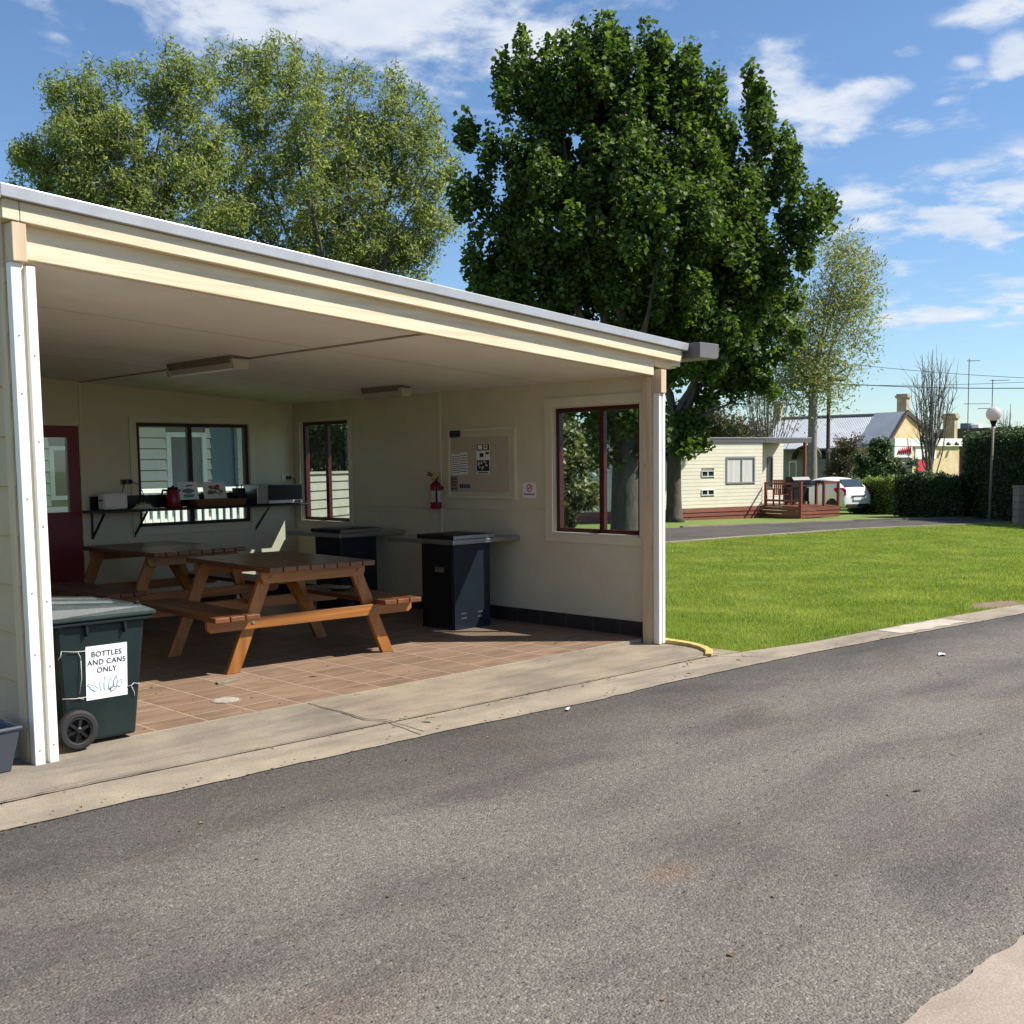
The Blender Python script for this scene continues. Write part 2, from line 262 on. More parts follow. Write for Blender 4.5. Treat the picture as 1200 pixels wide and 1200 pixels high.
# ------------------------------------------------------------------ mesh building
class MB:
    def __init__(s): s.v = []; s.f = []; s.m = []
    def add(s, vs, fs, mi=0):
        o = len(s.v); s.v += [tuple(map(float, p)) for p in vs]; s.f += [tuple(i+o for i in f) for f in fs]; s.m += [mi]*len(fs); return s
    def box(s, x0, x1, y0, y1, z0, z1, mi=0, T=None):
        vs = [(x, y, z) for z in (z0, z1) for y in (y0, y1) for x in (x0, x1)]
        if T is not None: vs = [tuple(T @ Vector(p)) for p in vs]
        return s.add(vs, [(0, 2, 3, 1), (4, 5, 7, 6), (0, 1, 5, 4), (2, 6, 7, 3), (0, 4, 6, 2), (1, 3, 7, 5)], mi)
    def hexa(s, lo, hi, mi=0):      # two quads of four points each (ccw from above)
        return s.add(list(lo)+list(hi), [(3, 2, 1, 0), (4, 5, 6, 7), (0, 1, 5, 4), (1, 2, 6, 5), (2, 3, 7, 6), (3, 0, 4, 7)], mi)
    def bar(s, p, q, w, h, side=(0, 0, 1), mi=0):   # w along 'side x axis', h along side
        p, q = Vector(p), Vector(q); d = (q-p).normalized(); sd = Vector(side); a = d.cross(sd).normalized(); b = a.cross(d).normalized()
        a *= w/2; b *= h/2
        return s.add([p-a-b, p+a-b, p+a+b, p-a+b, q-a-b, q+a-b, q+a+b, q-a+b], [(0, 1, 2, 3), (7, 6, 5, 4), (0, 4, 5, 1), (1, 5, 6, 2), (2, 6, 7, 3), (3, 7, 4, 0)], mi)
    def prism(s, poly, axis, a0, a1, mi=0):
        n = len(poly)
        def P(u, v, a): return {0: (a, u, v), 1: (u, a, v), 2: (u, v, a)}[axis]
        vs = [P(u, v, a0) for u, v in poly]+[P(u, v, a1) for u, v in poly]
        return s.add(vs, [tuple(range(n))[::-1], tuple(range(n, 2*n))]+[(i, (i+1) % n, n+(i+1) % n, n+i) for i in range(n)], mi)
    def tube(s, pts, rs, n=8, mi=0, cap=True):
        pts = [Vector(p) for p in pts]
        if isinstance(rs, (int, float)): rs = [rs]*len(pts)
        o = len(s.v); ref = Vector((0.13, 0.31, 0.94))
        for i, p in enumerate(pts):
            d = (pts[min(i+1, len(pts)-1)]-pts[max(i-1, 0)]).normalized()
            if abs(d.dot(ref)) > 0.97: rf = Vector((1, 0.1, 0))
            else: rf = ref
            a = d.cross(rf).normalized(); b = d.cross(a)
            for k in range(n):
                t = 2*math.pi*k/n; s.v.append(tuple(p+(a*math.cos(t)+b*math.sin(t))*rs[i]))
        for i in range(len(pts)-1):
            for k in range(n):
                s.f.append((o+i*n+k, o+i*n+(k+1) % n, o+(i+1)*n+(k+1) % n, o+(i+1)*n+k)); s.m.append(mi)
        if cap:
            s.f.append(tuple(o+k for k in range(n))[::-1]); s.f.append(tuple(o+(len(pts)-1)*n+k for k in range(n))); s.m += [mi, mi]
        return s
    def lathe(s, prof, c=(0, 0, 0), axis=2, n=24, mi=0, ring=False):
        o = len(s.v); c = Vector(c)
        for r, z in prof:
            for k in range(n):
                t = 2*math.pi*k/n; a, b = r*math.cos(t), r*math.sin(t)
                s.v.append(tuple(c+Vector({2: (a, b, z), 1: (a, z, b), 0: (z, a, b)}[axis])))
        L_ = len(prof)
        for i in range(L_ if ring else L_-1):
            j = (i+1) % L_
            for k in range(n):
                s.f.append((o+i*n+k, o+i*n+(k+1) % n, o+j*n+(k+1) % n, o+j*n+k)); s.m.append(mi)
        if ring: return s
        s.f.append(tuple(o+k for k in range(n))); s.f.append(tuple(o+(len(prof)-1)*n+k for k in range(n))); s.m += [mi, mi]
        return s
    def build(s, name, mats, parent=None, bevel=0.0, smooth=False, seg=2, subs=0, fix=True):
        me = bpy.data.meshes.new(name); me.from_pydata(s.v, [], s.f)
        if not isinstance(mats, (list, tuple)): mats = [mats]
        for m in mats: me.materials.append(m)
        if len(mats) > 1: me.polygons.foreach_set('material_index', s.m)
        if fix:
            import bmesh
            bm = bmesh.new(); bm.from_mesh(me); bmesh.ops.recalc_face_normals(bm, faces=bm.faces); bm.to_mesh(me); bm.free()
        if smooth: me.polygons.foreach_set('use_smooth', [True]*len(me.polygons))
        me.update(); o = bpy.data.objects.new(name, me); COL.objects.link(o)
        if parent is not None: o.parent = parent
        if bevel > 0:
            b = o.modifiers.new('bevel', 'BEVEL'); b.width = bevel; b.segments = seg; b.limit_method = 'ANGLE'; b.angle_limit = R(40)
        if subs:
            b = o.modifiers.new('sub', 'SUBSURF'); b.levels = subs; b.render_levels = subs
        return o
def thing(name, label, cat, loc=(0, 0, 0), rz=0.0, group=None):
    o = bpy.data.objects.new(name, None); o.empty_display_size = 0.1; COL.objects.link(o); o.location = loc; o.rotation_euler = (0, 0, rz)
    o['label'] = label; o['category'] = cat
    if group: o['group'] = group
    return o
def tag(o, label=None, cat=None, group=None, kind=None):
    for k, v in (('label', label), ('category', cat), ('group', group), ('kind', kind)):
        if v: o[k] = v
    return o
def struct(o): o['kind'] = 'structure'; return o
def kids(o): return [c for c in COL.objects if c.parent == o]
def copy_tree(o, parent=None):
    c = o.copy(); COL.objects.link(c)
    if parent is not None: c.parent = parent
    for ch in kids(o): copy_tree(ch, c)
    return c
def npmesh(name, V, F, mat, parent=None):
    """V (n,3) floats, F (m,k) ints of one size"""
    me = bpy.data.meshes.new(name); k = F.shape[1]
    me.vertices.add(len(V)); me.vertices.foreach_set('co', V.astype(np.float32).ravel())
    me.loops.add(F.size); me.loops.foreach_set('vertex_index', F.astype(np.int32).ravel())
    me.polygons.add(len(F)); me.polygons.foreach_set('loop_start', np.arange(0, F.size, k, dtype=np.int32))
    me.polygons.foreach_set('loop_total', np.full(len(F), k, dtype=np.int32))
    me.materials.append(mat); me.update(calc_edges=True); o = bpy.data.objects.new(name, me); COL.objects.link(o)
    if parent is not None: o.parent = parent
    return o
def text_mesh(body, size, mat, name, parent, M4, spacing=1.0, bold=0.0):
    cu = bpy.data.curves.new(name, 'FONT'); cu.body = body; cu.size = size; cu.align_x = 'CENTER'; cu.space_line = 0.95; cu.space_character = spacing; cu.extrude = 0.0008; cu.offset = bold
    o = bpy.data.objects.new(name, cu); COL.objects.link(o); dg = bpy.context.evaluated_depsgraph_get()
    me = bpy.data.meshes.new_from_object(o.evaluated_get(dg)); bpy.data.objects.remove(o); me.transform(M4); me.materials.clear(); me.materials.append(mat)
    t = bpy.data.objects.new(name, me); COL.objects.link(t); t.parent = parent; return t
#==SECTIONS==
# ------------------------------------------------------------------ ground, roads, concrete
def plane_grid():
    ss = [-400, -60, 0, 8, 16, 30, 60, 95, 250, 900]; tt = [-900, -200, -60, -20, 0, 20, 60, 200, 900]
    vs = []; fs = []
    for s in ss:
        for t in tt:
            x = CAM[0]+FW[0]*s+LT[0]*t; y = CAM[1]+FW[1]*s+LT[1]*t; vs.append((x, y, gz(x, y)-0.03))
    n = len(tt)
    for i in range(len(ss)-1):
        for j in range(n-1): fs.append((i*n+j, i*n+j+1, (i+1)*n+j+1, (i+1)*n+j))
    return MB().add(vs, fs).build('ground', M['grass'])
struct(plane_grid())
def interp(tab, x):
    for (a, ya), (b, yb) in zip(tab, tab[1:]):
        if x <= b: return ya+(yb-ya)*(x-a)/(b-a)
    return tab[-1][1]
KERB = [(-60, -0.95), (0, -0.95), (2, -1.03), (3.3, -1.14), (5.4, -1.17), (6.7, -1.25), (9.9, -1.52), (20, -2.6), (70, -10)]
JOINT = [(-60, -0.56), (0, -0.58), (3.8, -0.73), (5.25, -0.72), (6.5, -0.93), (8, -1.0), (9.9, -1.14), (20, -2.2), (70, -9.6)]
def strip(name, mat, x0, x1, fa, fb, za, zb, step=0.5, jit=0.0, rows=1, seed=1):
    rn = random.Random(seed); m = MB(); n = int((x1-x0)/step)+1; vs = []
    for i in range(n+1):
        x = x0+(x1-x0)*i/n; a, b = fa(x)+rn.uniform(-jit, jit), fb(x)
        for r in range(rows+1):
            t = r/rows; y = a+(b-a)*t; vs.append((x, y, gz(x, y)+za+(zb-za)*t))
    w = rows+1
    fs = [(i*w+r, (i+1)*w+r, (i+1)*w+r+1, i*w+r+1) for i in range(n) for r in range(rows)]
    return m.add(vs, fs).build(name, mat, fix=False)
struct(strip('road', M['asphalt'], -60, 70, lambda x: -30.0, lambda x: interp(KERB, x)+0.02, 0.0, 0.0, 0.5, rows=12))
struct(strip('gutter', M['gutterconc'], -60, 70, lambda x: interp(KERB, x), lambda x: interp(JOINT, x), 0.006, 0.016, 0.13, jit=0.012))
struct(strip('old_apron', M['greyconc'], -30, 1.885, lambda x: interp(JOINT, x)+0.008, lambda x: 0.21, 0.018, 0.024, 0.2, jit=0.005, rows=3))
struct(strip('apron', M['concrete'], 1.885, 5.6, lambda x: interp(JOINT, x)+0.008, lambda x: 0.21, 0.018, 0.024, 0.2, jit=0.005, rows=3))
struct(strip('pavement', M['pinkconc'], -2.0, 60, lambda x: -30.0, lambda x: -4.62+0.012*math.sin(3*x)+0.006*math.sin(17*x+1)+random.Random(int(x*97)).uniform(-.005, .005), 0.010, 0.010, 0.04))
# rounded yellow-painted kerb return at the end of the apron
ks = [(5.60, 0.04), (5.605, -0.15), (5.585, -0.32), (5.52, -0.48), (5.40, -0.63), (5.24, -0.73)]
kb = MB()
for i in range(len(ks)-1):
    (xa, ya), (xb, yb) = ks[i], ks[i+1]
    d0 = Vector((5.05-xa, 0.15-ya)).normalized()*0.06; d1 = Vector((5.05-xb, 0.15-yb)).normalized()*0.06
    h0, h1 = 0.036-0.0022*i, 0.036-0.0022*(i+1)
    kb.hexa([(xa, ya, -0.06), (xa+d0.x, ya+d0.y, -0.06), (xb+d1.x, yb+d1.y, -0.06), (xb, yb, -0.06)], [(xa, ya, h0), (xa+d0.x, ya+d0.y, h0-0.006), (xb+d1.x, yb+d1.y, h1-0.006), (xb, yb, h1)])
struct(kb.build('kerb', M['yellow'], bevel=0.003))
# cracks and joints in the concrete
def crack(pts, w, seed):
    rn = random.Random(seed); m = MB()
    for (xa, ya), (xb, yb) in zip(pts, pts[1:]):
        n = max(2, int(math.hypot(xb-xa, yb-ya)/0.09)); prev = None
        for i in range(n+1):
            t = i/n; x = xa+(xb-xa)*t+rn.uniform(-.008, .008); y = ya+(yb-ya)*t+rn.uniform(-.008, .008); ww = w*rn.uniform(0.5, 1.3)
            if prev:
                px_, py_, pw = prev; d = Vector((x-px_, y-py_)).normalized(); nx, ny = -d.y, d.x; z = 0.0275
                m.add([(px_-nx*pw, py_-ny*pw, z), (px_+nx*pw, py_+ny*pw, z), (x+nx*ww, y+ny*ww, z), (x-nx*ww, y-ny*ww, z)], [(0, 1, 2, 3)])
            prev = (x, y, ww)
    return m
M['crack'] = paint('dark_crack', (0.05, 0.04, 0.03), 0.2, 0.9, 9.0, 0.0)
cm = crack([(1.89, 0.20), (1.88, -0.30), (1.86, -0.49), (1.93, -0.62), (1.89, -1.02)], 0.006, 3)
cm2 = crack([(5.08, -0.70), (5.30, -0.78), (5.52, -1.0), (5.6, -1.12)], 0.006, 5)
jm = crack([(x, interp(JOINT, x)) for x in (-3, -1, 0, 1, 1.9)], 0.004, 7); jm2 = crack([(x, interp(JOINT, x)) for x in (2.0, 3, 3.8, 5.1)], 0.004, 8)
for q in (cm2, jm, jm2): cm.add(q.v, q.f)
struct(cm.build('pavement_joint', M['crack'], fix=False))
# pale cement repair in the gutter beside the lawn
struct(strip('pavement_patch', paint('pale_cement', (0.44, 0.385, 0.31), .15, .9, 9, .1), 7.55, 8.75, lambda x: interp(KERB, x)+.03+.05*abs(math.sin(x*9)), lambda x: interp(JOINT, x)-.02-.03*abs(math.sin(x*7)), 0.012, 0.0185, 0.05))
# tiled floor of the shelter: a slab with its front edge just behind the posts
fl = MB(); fl.box(0.02, 5.56, 0.20, 5.70, -0.15, 0.030); struct(fl.build('floor', M['tile']))
ed = MB(); ed.box(0.10, 5.45, 0.165, 0.199, -0.1, 0.029); struct(ed.build('floor_edge', M['gutterconc']))
# back road across the lawn, with pale edging
def npoly(name, pts, off, mat): return struct(MB().add([(x, y, gz(x, y)+off) for x, y in pts], [tuple(range(len(pts)))]).build(name, mat))
near = [(45, 1.0), (40, 4.6), (33.55, 7.5), (27, 9.56), (22, 9.85), (18.6, 9.9), (15.5, 10.8), (14.5, 13), (16, 18), (18, 30)]
far = [(23, 30), (20.5, 18.5), (21.5, 15.8), (25.7, 14.57), (32.8, 12.64), (37.94, 9.18), (43, 5), (48, 1.5)]
npoly('back_road', near+far, 0.0, M['asphalt'])
def edging(line, w, off):
    m = MB()
    for (xa, ya), (xb, yb) in zip(line, line[1:]):
        d = Vector((xb-xa, yb-ya)).normalized(); nx, ny = -d.y*w, d.x*w
        lo = [(xa, ya), (xb, yb), (xb+nx, yb+ny), (xa+nx, ya+ny)]
        m.hexa([(x, y, gz(x, y)-0.1) for x, y in lo], [(x, y, gz(x, y)+off) for x, y in lo])
    return m
em = edging(near[:7], 0.18, 0.03); e2 = edging(far[3:], 0.16, 0.04); em.add(e2.v, e2.f); struct(em.build('back_road_edging', M['gutterconc']))

# mown lawn: blades, dense close to the kerb and thinner far off
BARE = [(*G(1168, 707), (.75, .28)), (*G(1070, 728), (.5, .10)), (*G(985, 742), (.35, .08))]
for qx, qy, qr in BARE[:1]:
    npoly('bare_soil', [(qx+qr[0]*.95*math.cos(t*math.pi/8)*(1+.12*math.sin(t*2.7)), qy+qr[1]*.95*math.sin(t*math.pi/8)*(1+.12*math.cos(t*3.1))) for t in range(16)], -.022, paint('dry_soil', (.20, .14, .085), .3, .95, 14, .3))
def lawn():
    rs = np.random.RandomState(4); pts = []
    n = 1800000
    s = 7.5+27*rs.rand(n)**1.9; t = -7+rs.rand(n)*(0.62*s+7.8)
    x = CAM[0]+FW[0]*s+LT[0]*t; y = CAM[1]+FW[1]*s+LT[1]*t
    jy = np.interp(x, [p[0] for p in JOINT], [p[1] for p in JOINT])+0.03+0.05*rs.rand(n)**2*np.sign(rs.rand(n)-.35)-0.20*np.clip(np.sin(x*3.1+np.sin(x*7.7)*1.4)-.35, 0, 1)*rs.rand(n)**1.5
    ok = (x > 5.66+0.03*rs.rand(n)) & (y > jy)
    # rounded corner beside the yellow kerb
    ok &= ~((x < 6.0) & (y < 0.05) & (y < -0.75+ (x-5.3)*0.0)) & ~((x < 5.62) & (y > -0.75))
    ok |= (x > 5.3) & (x < 5.66) & (y < -0.70+0.0*x) & (y > jy) & (y < -0.2) & False
    # stop at the back road
    nx = [p[0] for p in near[:6]][::-1]; ny = [p[1] for p in near[:6]][::-1]
    lim = np.interp(x, nx, ny)-0.03
    ok &= (y < lim) & ~((x > 14.0) & (x < 18.6) & (y > 9.9))
    for qx, qy, qr in BARE: ok &= ((x-qx)**2/qr[0]**2+(y-qy)**2/qr[1]**2) > .35+.9*rs.rand(n)
    x, y = x[ok], y[ok]; n = len(x); sd = (x-CAM[0])*FW[0]+(y-CAM[1])*FW[1]
    z = -K*np.clip(sd-S0, 0, S1-S0)-0.03
    pn = np.sin(x*1.7+1.3*np.sin(y*0.9))*np.cos(y*2.1+np.sin(x*0.7)*1.7)
    h = (0.012+0.013*rs.rand(n)+0.006*pn+0.03*(rs.rand(n) > .9985))*(0.9+0.3*(sd > 12)); w = 0.0032+0.0036*np.clip(sd-8, 0, 25)/8; a = rs.rand(n)*2*np.pi; lean = 1.5*h*rs.rand(n)
    la = rs.rand(n)*2*np.pi; c, s_ = np.cos(a)*w, np.sin(a)*w
    V = np.empty((n, 3, 3)); V[:, 0] = np.stack([x-c, y-s_, z], 1); V[:, 1] = np.stack([x+c, y+s_, z], 1); V[:, 2] = np.stack([x+np.cos(la)*lean, y+np.sin(la)*lean, z+0.03+h], 1)
    o = npmesh('lawn_grass', V.reshape(-1, 3), np.arange(3*n).reshape(n, 3), M['blade'])
    tag(o, 'short mown green grass of the lawn beside the shelter', 'grass', kind='stuff')
lawn()
# ------------------------------------------------------------------ the shelter
L, D = 5.545, 5.677
def cz(x): return 2.700-0.0605*x          # ceiling
def rtop(x): return 3.050-0.0715*x        # roof skin
def bbot(x): return 2.705-0.0665*x        # underside of the front beam
SH = thing('picnic_shelter', 'open fronted cream picnic shelter with sloping grey metal roof beside the road', 'shelter')
def wall_cells(u0, u1, z0, z1, opens):
    us = sorted({u0, u1, *[o[0] for o in opens], *[o[1] for o in opens]}); zs = sorted({z0, z1, *[o[2] for o in opens], *[o[3] for o in opens]})
    for a, b in zip(us, us[1:]):
        for c, d in zip(zs, zs[1:]):
            if not any(a >= o[0]-1e-6 and b <= o[1]+1e-6 and c >= o[2]-1e-6 and d <= o[3]+1e-6 for o in opens): yield a, b, c, d
def wall_mesh(axis, p0, p1, u0, u1, z0, top, opens):
    m = MB(); ZT = 9.0
    for a, b, c, d in wall_cells(u0, u1, z0, ZT, opens):
        if axis == 0: m.box(p0, p1, a, b, c, d)
        else: m.box(a, b, p0, p1, c, d)
    m.v = [(x, y, top(x) if z > 8 else z) for x, y, z in m.v]
    import bmesh
    return m
def weld(o):
    import bmesh
    bm = bmesh.new(); bm.from_mesh(o.data); bmesh.ops.remove_doubles(bm, verts=bm.verts, dist=1e-5)
    seen = {}
    for f in bm.faces:
        key = tuple(sorted(v.index for v in f.verts)); seen.setdefault(key, []).append(f)
    bmesh.ops.delete(bm, geom=[f for fs in seen.values() if len(fs) > 1 for f in fs], context='FACES')
    bmesh.ops.recalc_face_normals(bm, faces=bm.faces); bm.to_mesh(o.data); bm.free(); return o
W1 = (0.26, 1.30, 0.94, 2.12); W2 = (4.56, 5.51, 0.945, 2.135); WB = (3.50, 4.91, 0.95, 2.11); DR = (2.0, 2.85, 0.0, 2.07)
weld(wall_mesh(0, L, L+0.10, 0.10, D+0.10, -0.2, lambda x: cz(x)+0.02, [W1, W2]).build('end_wall', M['cream'], SH))
weld(wall_mesh(1, D, D+0.10, 0.0, L, -0.2, lambda x: cz(x)+0.02, [WB, (DR[0], DR[1], -0.2, DR[3])]).build('back_wall', M['cream'], SH))
sw = MB(); sw.box(0.03, 0.10, 0.10, D, -0.2, 2.68); side = sw.build('side_wall', M['cream'], SH)
cl = MB()                                   # wide lapped boards outside the side wall
z = -0.08
while z < 2.62:
    cl.prism([(0.03, z), (0.002, z), (0.018, z+0.272), (0.03, z+0.272)], 1, 0.045, D+0.1); z += 0.266
cl.build('cladding', M['siding'], side, bevel=0.003)
# exterior gable piece between cladding and roof
MB().box(0.0, 0.045, 0.05, D+0.1, 2.66, 2.95).build('eave_board', M['siding'], SH)
c = MB(); c.hexa([(0.1, 0.06, cz(.1)), (L, 0.06, cz(L)), (L, D, cz(L)), (0.1, D, cz(.1))], [(0.1, 0.06, cz(.1)+.03), (L, 0.06, cz(L)+.03), (L, D, cz(L)+.03), (0.1, D, cz(.1)+.03)])
ceil = c.build('ceiling', M['ceiling'], SH)
cs = MB(); cs.hexa([(2.86, 0.06, cz(2.86)-.006), (2.905, 0.06, cz(2.9)-.006), (2.905, D, cz(2.9)-.006), (2.86, D, cz(2.86)-.006)], [(2.86, 0.06, cz(2.86)), (2.905, 0.06, cz(2.9)), (2.905, D, cz(2.9)), (2.86, D, cz(2.86))])
cs.build('joint_strip', M['pier'], ceil)
for yy in (1.35, 3.75): MB().hexa([(0.1, yy, cz(.1)-.002), (L, yy, cz(L)-.002), (L, yy+.006, cz(L)-.002), (0.1, yy+.006, cz(.1)-.002)], [(0.1, yy, cz(.1)-.0005), (L, yy, cz(L)-.0005), (L, yy+.006, cz(L)-.0005), (0.1, yy+.006, cz(.1)-.0005)]).build('sheet_joint', M['board'], ceil)
# roof: corrugated skin on top, flashing along the front and the left edge
r = MB(); NY = 150
prof = [(-0.02+(D+0.25)*i/NY, 0.009*math.sin(i*math.pi/1.0*0.5)) for i in range(NY+1)]
for xa, xb in ((-0.05, 5.86),):
    vs = [(x, y, rtop(x)-0.035+dz) for x in (xa, xb) for y, dz in prof]; n = NY+1
    r.add(vs, [(i, i+1, n+i+1, n+i) for i in range(NY)])
    r.hexa([(xa, -0.02, rtop(xa)-.10), (xb, -0.02, rtop(xb)-.10), (xb, D+.2, rtop(xb)-.10), (xa, D+.2, rtop(xa)-.10)], [(xa, -0.02, rtop(xa)-.05), (xb, -0.02, rtop(xb)-.05), (xb, D+.2, rtop(xb)-.05), (xa, D+.2, rtop(xa)-.05)])
roof = r.build('roof', M['steel'], SH)
def slope_bar(x0, x1, y0, y1, ftop, fbot): 
    return MB().hexa([(x0, y0, fbot(x0)), (x1, y0, fbot(x1)), (x1, y1, fbot(x1)), (x0, y1, fbot(x0))], [(x0, y0, ftop(x0)), (x1, y0, ftop(x1)), (x1, y1, ftop(x1)), (x0, y1, ftop(x0))])
slope_bar(-0.05, 5.80, -0.092, 0.10, rtop, lambda x: rtop(x)-0.066).build('flashing', M['steel'], roof, bevel=0.004)
MB().hexa([(-0.075, -0.092, 2.975), (-0.051, -0.092, 2.975), (-0.051, D+.2, 2.975), (-0.075, D+.2, 2.975)], [(-0.075, -0.092, 3.052), (-0.051, -0.092, 3.05), (-0.051, D+.2, 3.05), (-0.075, D+.2, 3.052)]).build('edge_flashing', M['steel'], roof)
slope_bar(0.055, 5.74, -0.058, -0.002, lambda x: rtop(x)-0.067, lambda x: rtop(x)-0.168).build('barge_board', M['fascia'], SH, bevel=0.004)
slope_bar(-0.035, 0.052, -0.058, 0.05, lambda x: rtop(x)-0.067, lambda x: rtop(x)-0.168).build('barge_return', M['fascia'], SH, bevel=0.004)
slope_bar(0.055, 5.42, -0.001, 0.055, lambda x: rtop(x)-0.12, bbot).build('front_beam', M['fascia'], SH, bevel=0.005)
slope_bar(5.423, 5.68, -0.001, 0.055, lambda x: rtop(x)-0.12, lambda x: bbot(x)+0.085).build('beam_tail', M['fascia'], SH, bevel=0.004)
# eave lining on the low side, and the box gutter
so = MB(); so.hexa([(L+.1, 0.056, 2.42), (5.81, 0.056, 2.43), (5.81, D+.15, 2.43), (L+.1, D+.15, 2.42)], [(L+.1, 0.056, 2.50), (5.81, 0.056, 2.50), (5.81, D+.15, 2.50), (L+.1, D+.15, 2.50)])
so.hexa([(5.683, 0.01, 2.445), (5.81, 0.01, 2.44), (5.81, 0.055, 2.44), (5.683, 0.055, 2.445)], [(5.683, 0.01, 2.57), (5.81, 0.01, 2.56), (5.81, 0.055, 2.56), (5.683, 0.055, 2.57)])
so.build('eave_lining', M['trim'], SH)
gt = MB(); gt.prism([(5.815, 2.505), (6.075, 2.505), (6.10, 2.53), (6.10, 2.64), (5.815, 2.64)], 1, -0.20, D+.25); gt.build('gutter', M['darksteel'], SH, bevel=0.006)
# posts, capping blocks and white blind tracks
def post(x0, x1, top, blk0, blk1):
    p = MB(); p.box(x0, x1, 0.058, 0.15, -0.1, top); po = p.build('corner_post', M['fasciaz'], SH, bevel=0.004)
    b = MB(); b.box(x0+0.01, x1-0.012, -0.052, 0.057, blk0, blk1); b.build('post_block', M['fasciaz'], po, bevel=0.006); return po
pl = post(0.001, 0.099, 2.67, 2.675, 2.878); pr = post(5.445, 5.541, 2.34, 2.195, 2.395)
def track(x0, x1, z0, z1, holes, par):
    t = MB(); t.prism([(x0, -0.03), (x1, -0.03), (x1, 0.03), (x0, 0.03)], 2, z0, z1); o = t.build('blind_track', M['white'], par, bevel=0.004)
    for h in holes: MB().lathe([(0.0045, -0.033), (0.003, -0.0345)], ((x0+x1)/2, 0, h), 1, 8).build('screw', M['oldwood'], o)
    return o
track(0.004, 0.058, -0.02, 2.674, [0.10, 0.62, 0.95, 1.45, 2.0, 2.3], pl); track(0.082, 0.132, 0.02, 2.66, [0.12, 0.55, 0.9, 1.3, 1.75, 2.2], pl)
track(5.452, 5.488, 0.0, 2.193, [0.3, 1.0, 1.7], pr); track(5.503, 5.540, 0.0, 2.193, [0.4, 1.2, 1.9], pr)
MB().box(0.059, 0.081, 0.0, 0.03, 0, 2.67).build('post_trim', M['trim'], pl)
# dark skirting tiles along the end wall and back wall
sk = MB(); y = 0.155
while y < D-0.02:
    y2 = min(y+0.325, D-0.013); sk.box(L-0.012, L-0.001, y, y2, 0.031, 0.165); y += 0.332
x = 2.87
while x < L-0.05: 
    x2 = min(x+0.325, L-0.014); sk.box(x, x2, D-0.012, D-0.001, 0.031, 0.165); x += 0.332
M['skirt'] = paint('charcoal_skirting_tile', (0.035, 0.030, 0.032), 0.25, 0.35, 12.0, 0.02)
sk.build('skirting_tiles', M['skirt'], SH, bevel=0.002)
MB().box(L-0.006, L-0.0005, 0.155, D-0.02, 0.031, 0.163).build('skirting_grout', M['pier'], SH)
# sheet joint battens on the end wall
MB().box(L-0.010, L-0.001, 1.42, 4.47, 1.142, 1.156).build('wall_batten', M['trim'], SH, bevel=0.002)
MB().box(L-0.013, L-0.001, 2.92, 2.95, 0.168, 2.36).build('wall_batten', M['trim'], SH, bevel=0.002)
MB().box(2.862, 2.89, D-0.013, D-0.001, 2.07, cz(2.88)).build('wall_batten', M['trim'], SH, bevel=0.002)
MB().box(2.0, 2.861, D-0.012, D-0.001, 2.075, 2.11).build('wall_batten', M['trim'], SH, bevel=0.002)
# windows
M['shadedframe'] = paint('shaded_maroon_frame', (0.025, 0.012, 0.012), 0.1, 0.4, 9.0, 0.02)  # maroon frame paint darkened: the back wall's shade is put into its colour
def window(axis, op, mull, trim, glz, wallf, fm):
    u0, u1, z0, z1 = op
    def bx(m, a, b, p, q, c, d): 
        if axis == 0: m.box(p, q, a, b, c, d)
        else: m.box(a, b, p, q, c, d)
    f = MB(); w = 0.042; p, q = glz-0.03, glz+0.03
    bx(f, u0, u1, p, q, z0, z0+w); bx(f, u0, u1, p, q, z1-w, z1); bx(f, u0, u0+w, p, q, z0+w, z1-w); bx(f, u1-w, u1, p, q, z0+w, z1-w)
    fo = f.build('window', fm, SH, bevel=0.003)
    s = MB(); bx(s, mull-0.028, mull+0.028, p-0.008, q-0.02, z0+w, z1-w); bx(s, mull-0.04, mull+0.012, p-0.02, p-0.009, (z0+z1)/2-0.08, (z0+z1)/2+0.05)
    s.build('window_mullion', fm, fo, bevel=0.003)
    g = MB(); bx(g, u0+w, mull-0.028, glz-0.004, glz, z0+w, z1-w); bx(g, mull+0.028, u1-w, glz+0.006, glz+0.010, z0+w, z1-w); g.build('pane', M['glass'], fo)
    t = MB(); tl, tr, tb, tt = trim; a, b = wallf-0.016, wallf-0.001
    bx(t, u0-tl, u1+tr, a, b, z0-tb, z0-0.012); bx(t, u0-tl, u1+tr, a, b, z1+0.01, z1+tt); bx(t, u0-tl, u0-0.01, a, b, z0-0.012, z1+0.01); bx(t, u1+0.01, u1+tr, a, b, z0-0.012, z1+0.01)
    t.build('window_trim', M['trim'], fo, bevel=0.003)
    l = MB(); bx(l, u0+0.001, u1-0.001, wallf-0.02, p-0.002, z0-0.011, z0+0.006); l.build('sill', M['trim'], fo, bevel=0.002)
    return fo
window(0, W1, 0.725, (0.075, 0.11, 0.09, 0.10), L+0.062, L, M['maroon'])
window(0, W2, 5.02, (0.08, 0.12, 0.09, 0.045), L+0.062, L, M['maroon'])
window(1, WB, 4.15, (0.09, 0.08, 0.09, 0.075), D+0.05, D, M['shadedframe'])
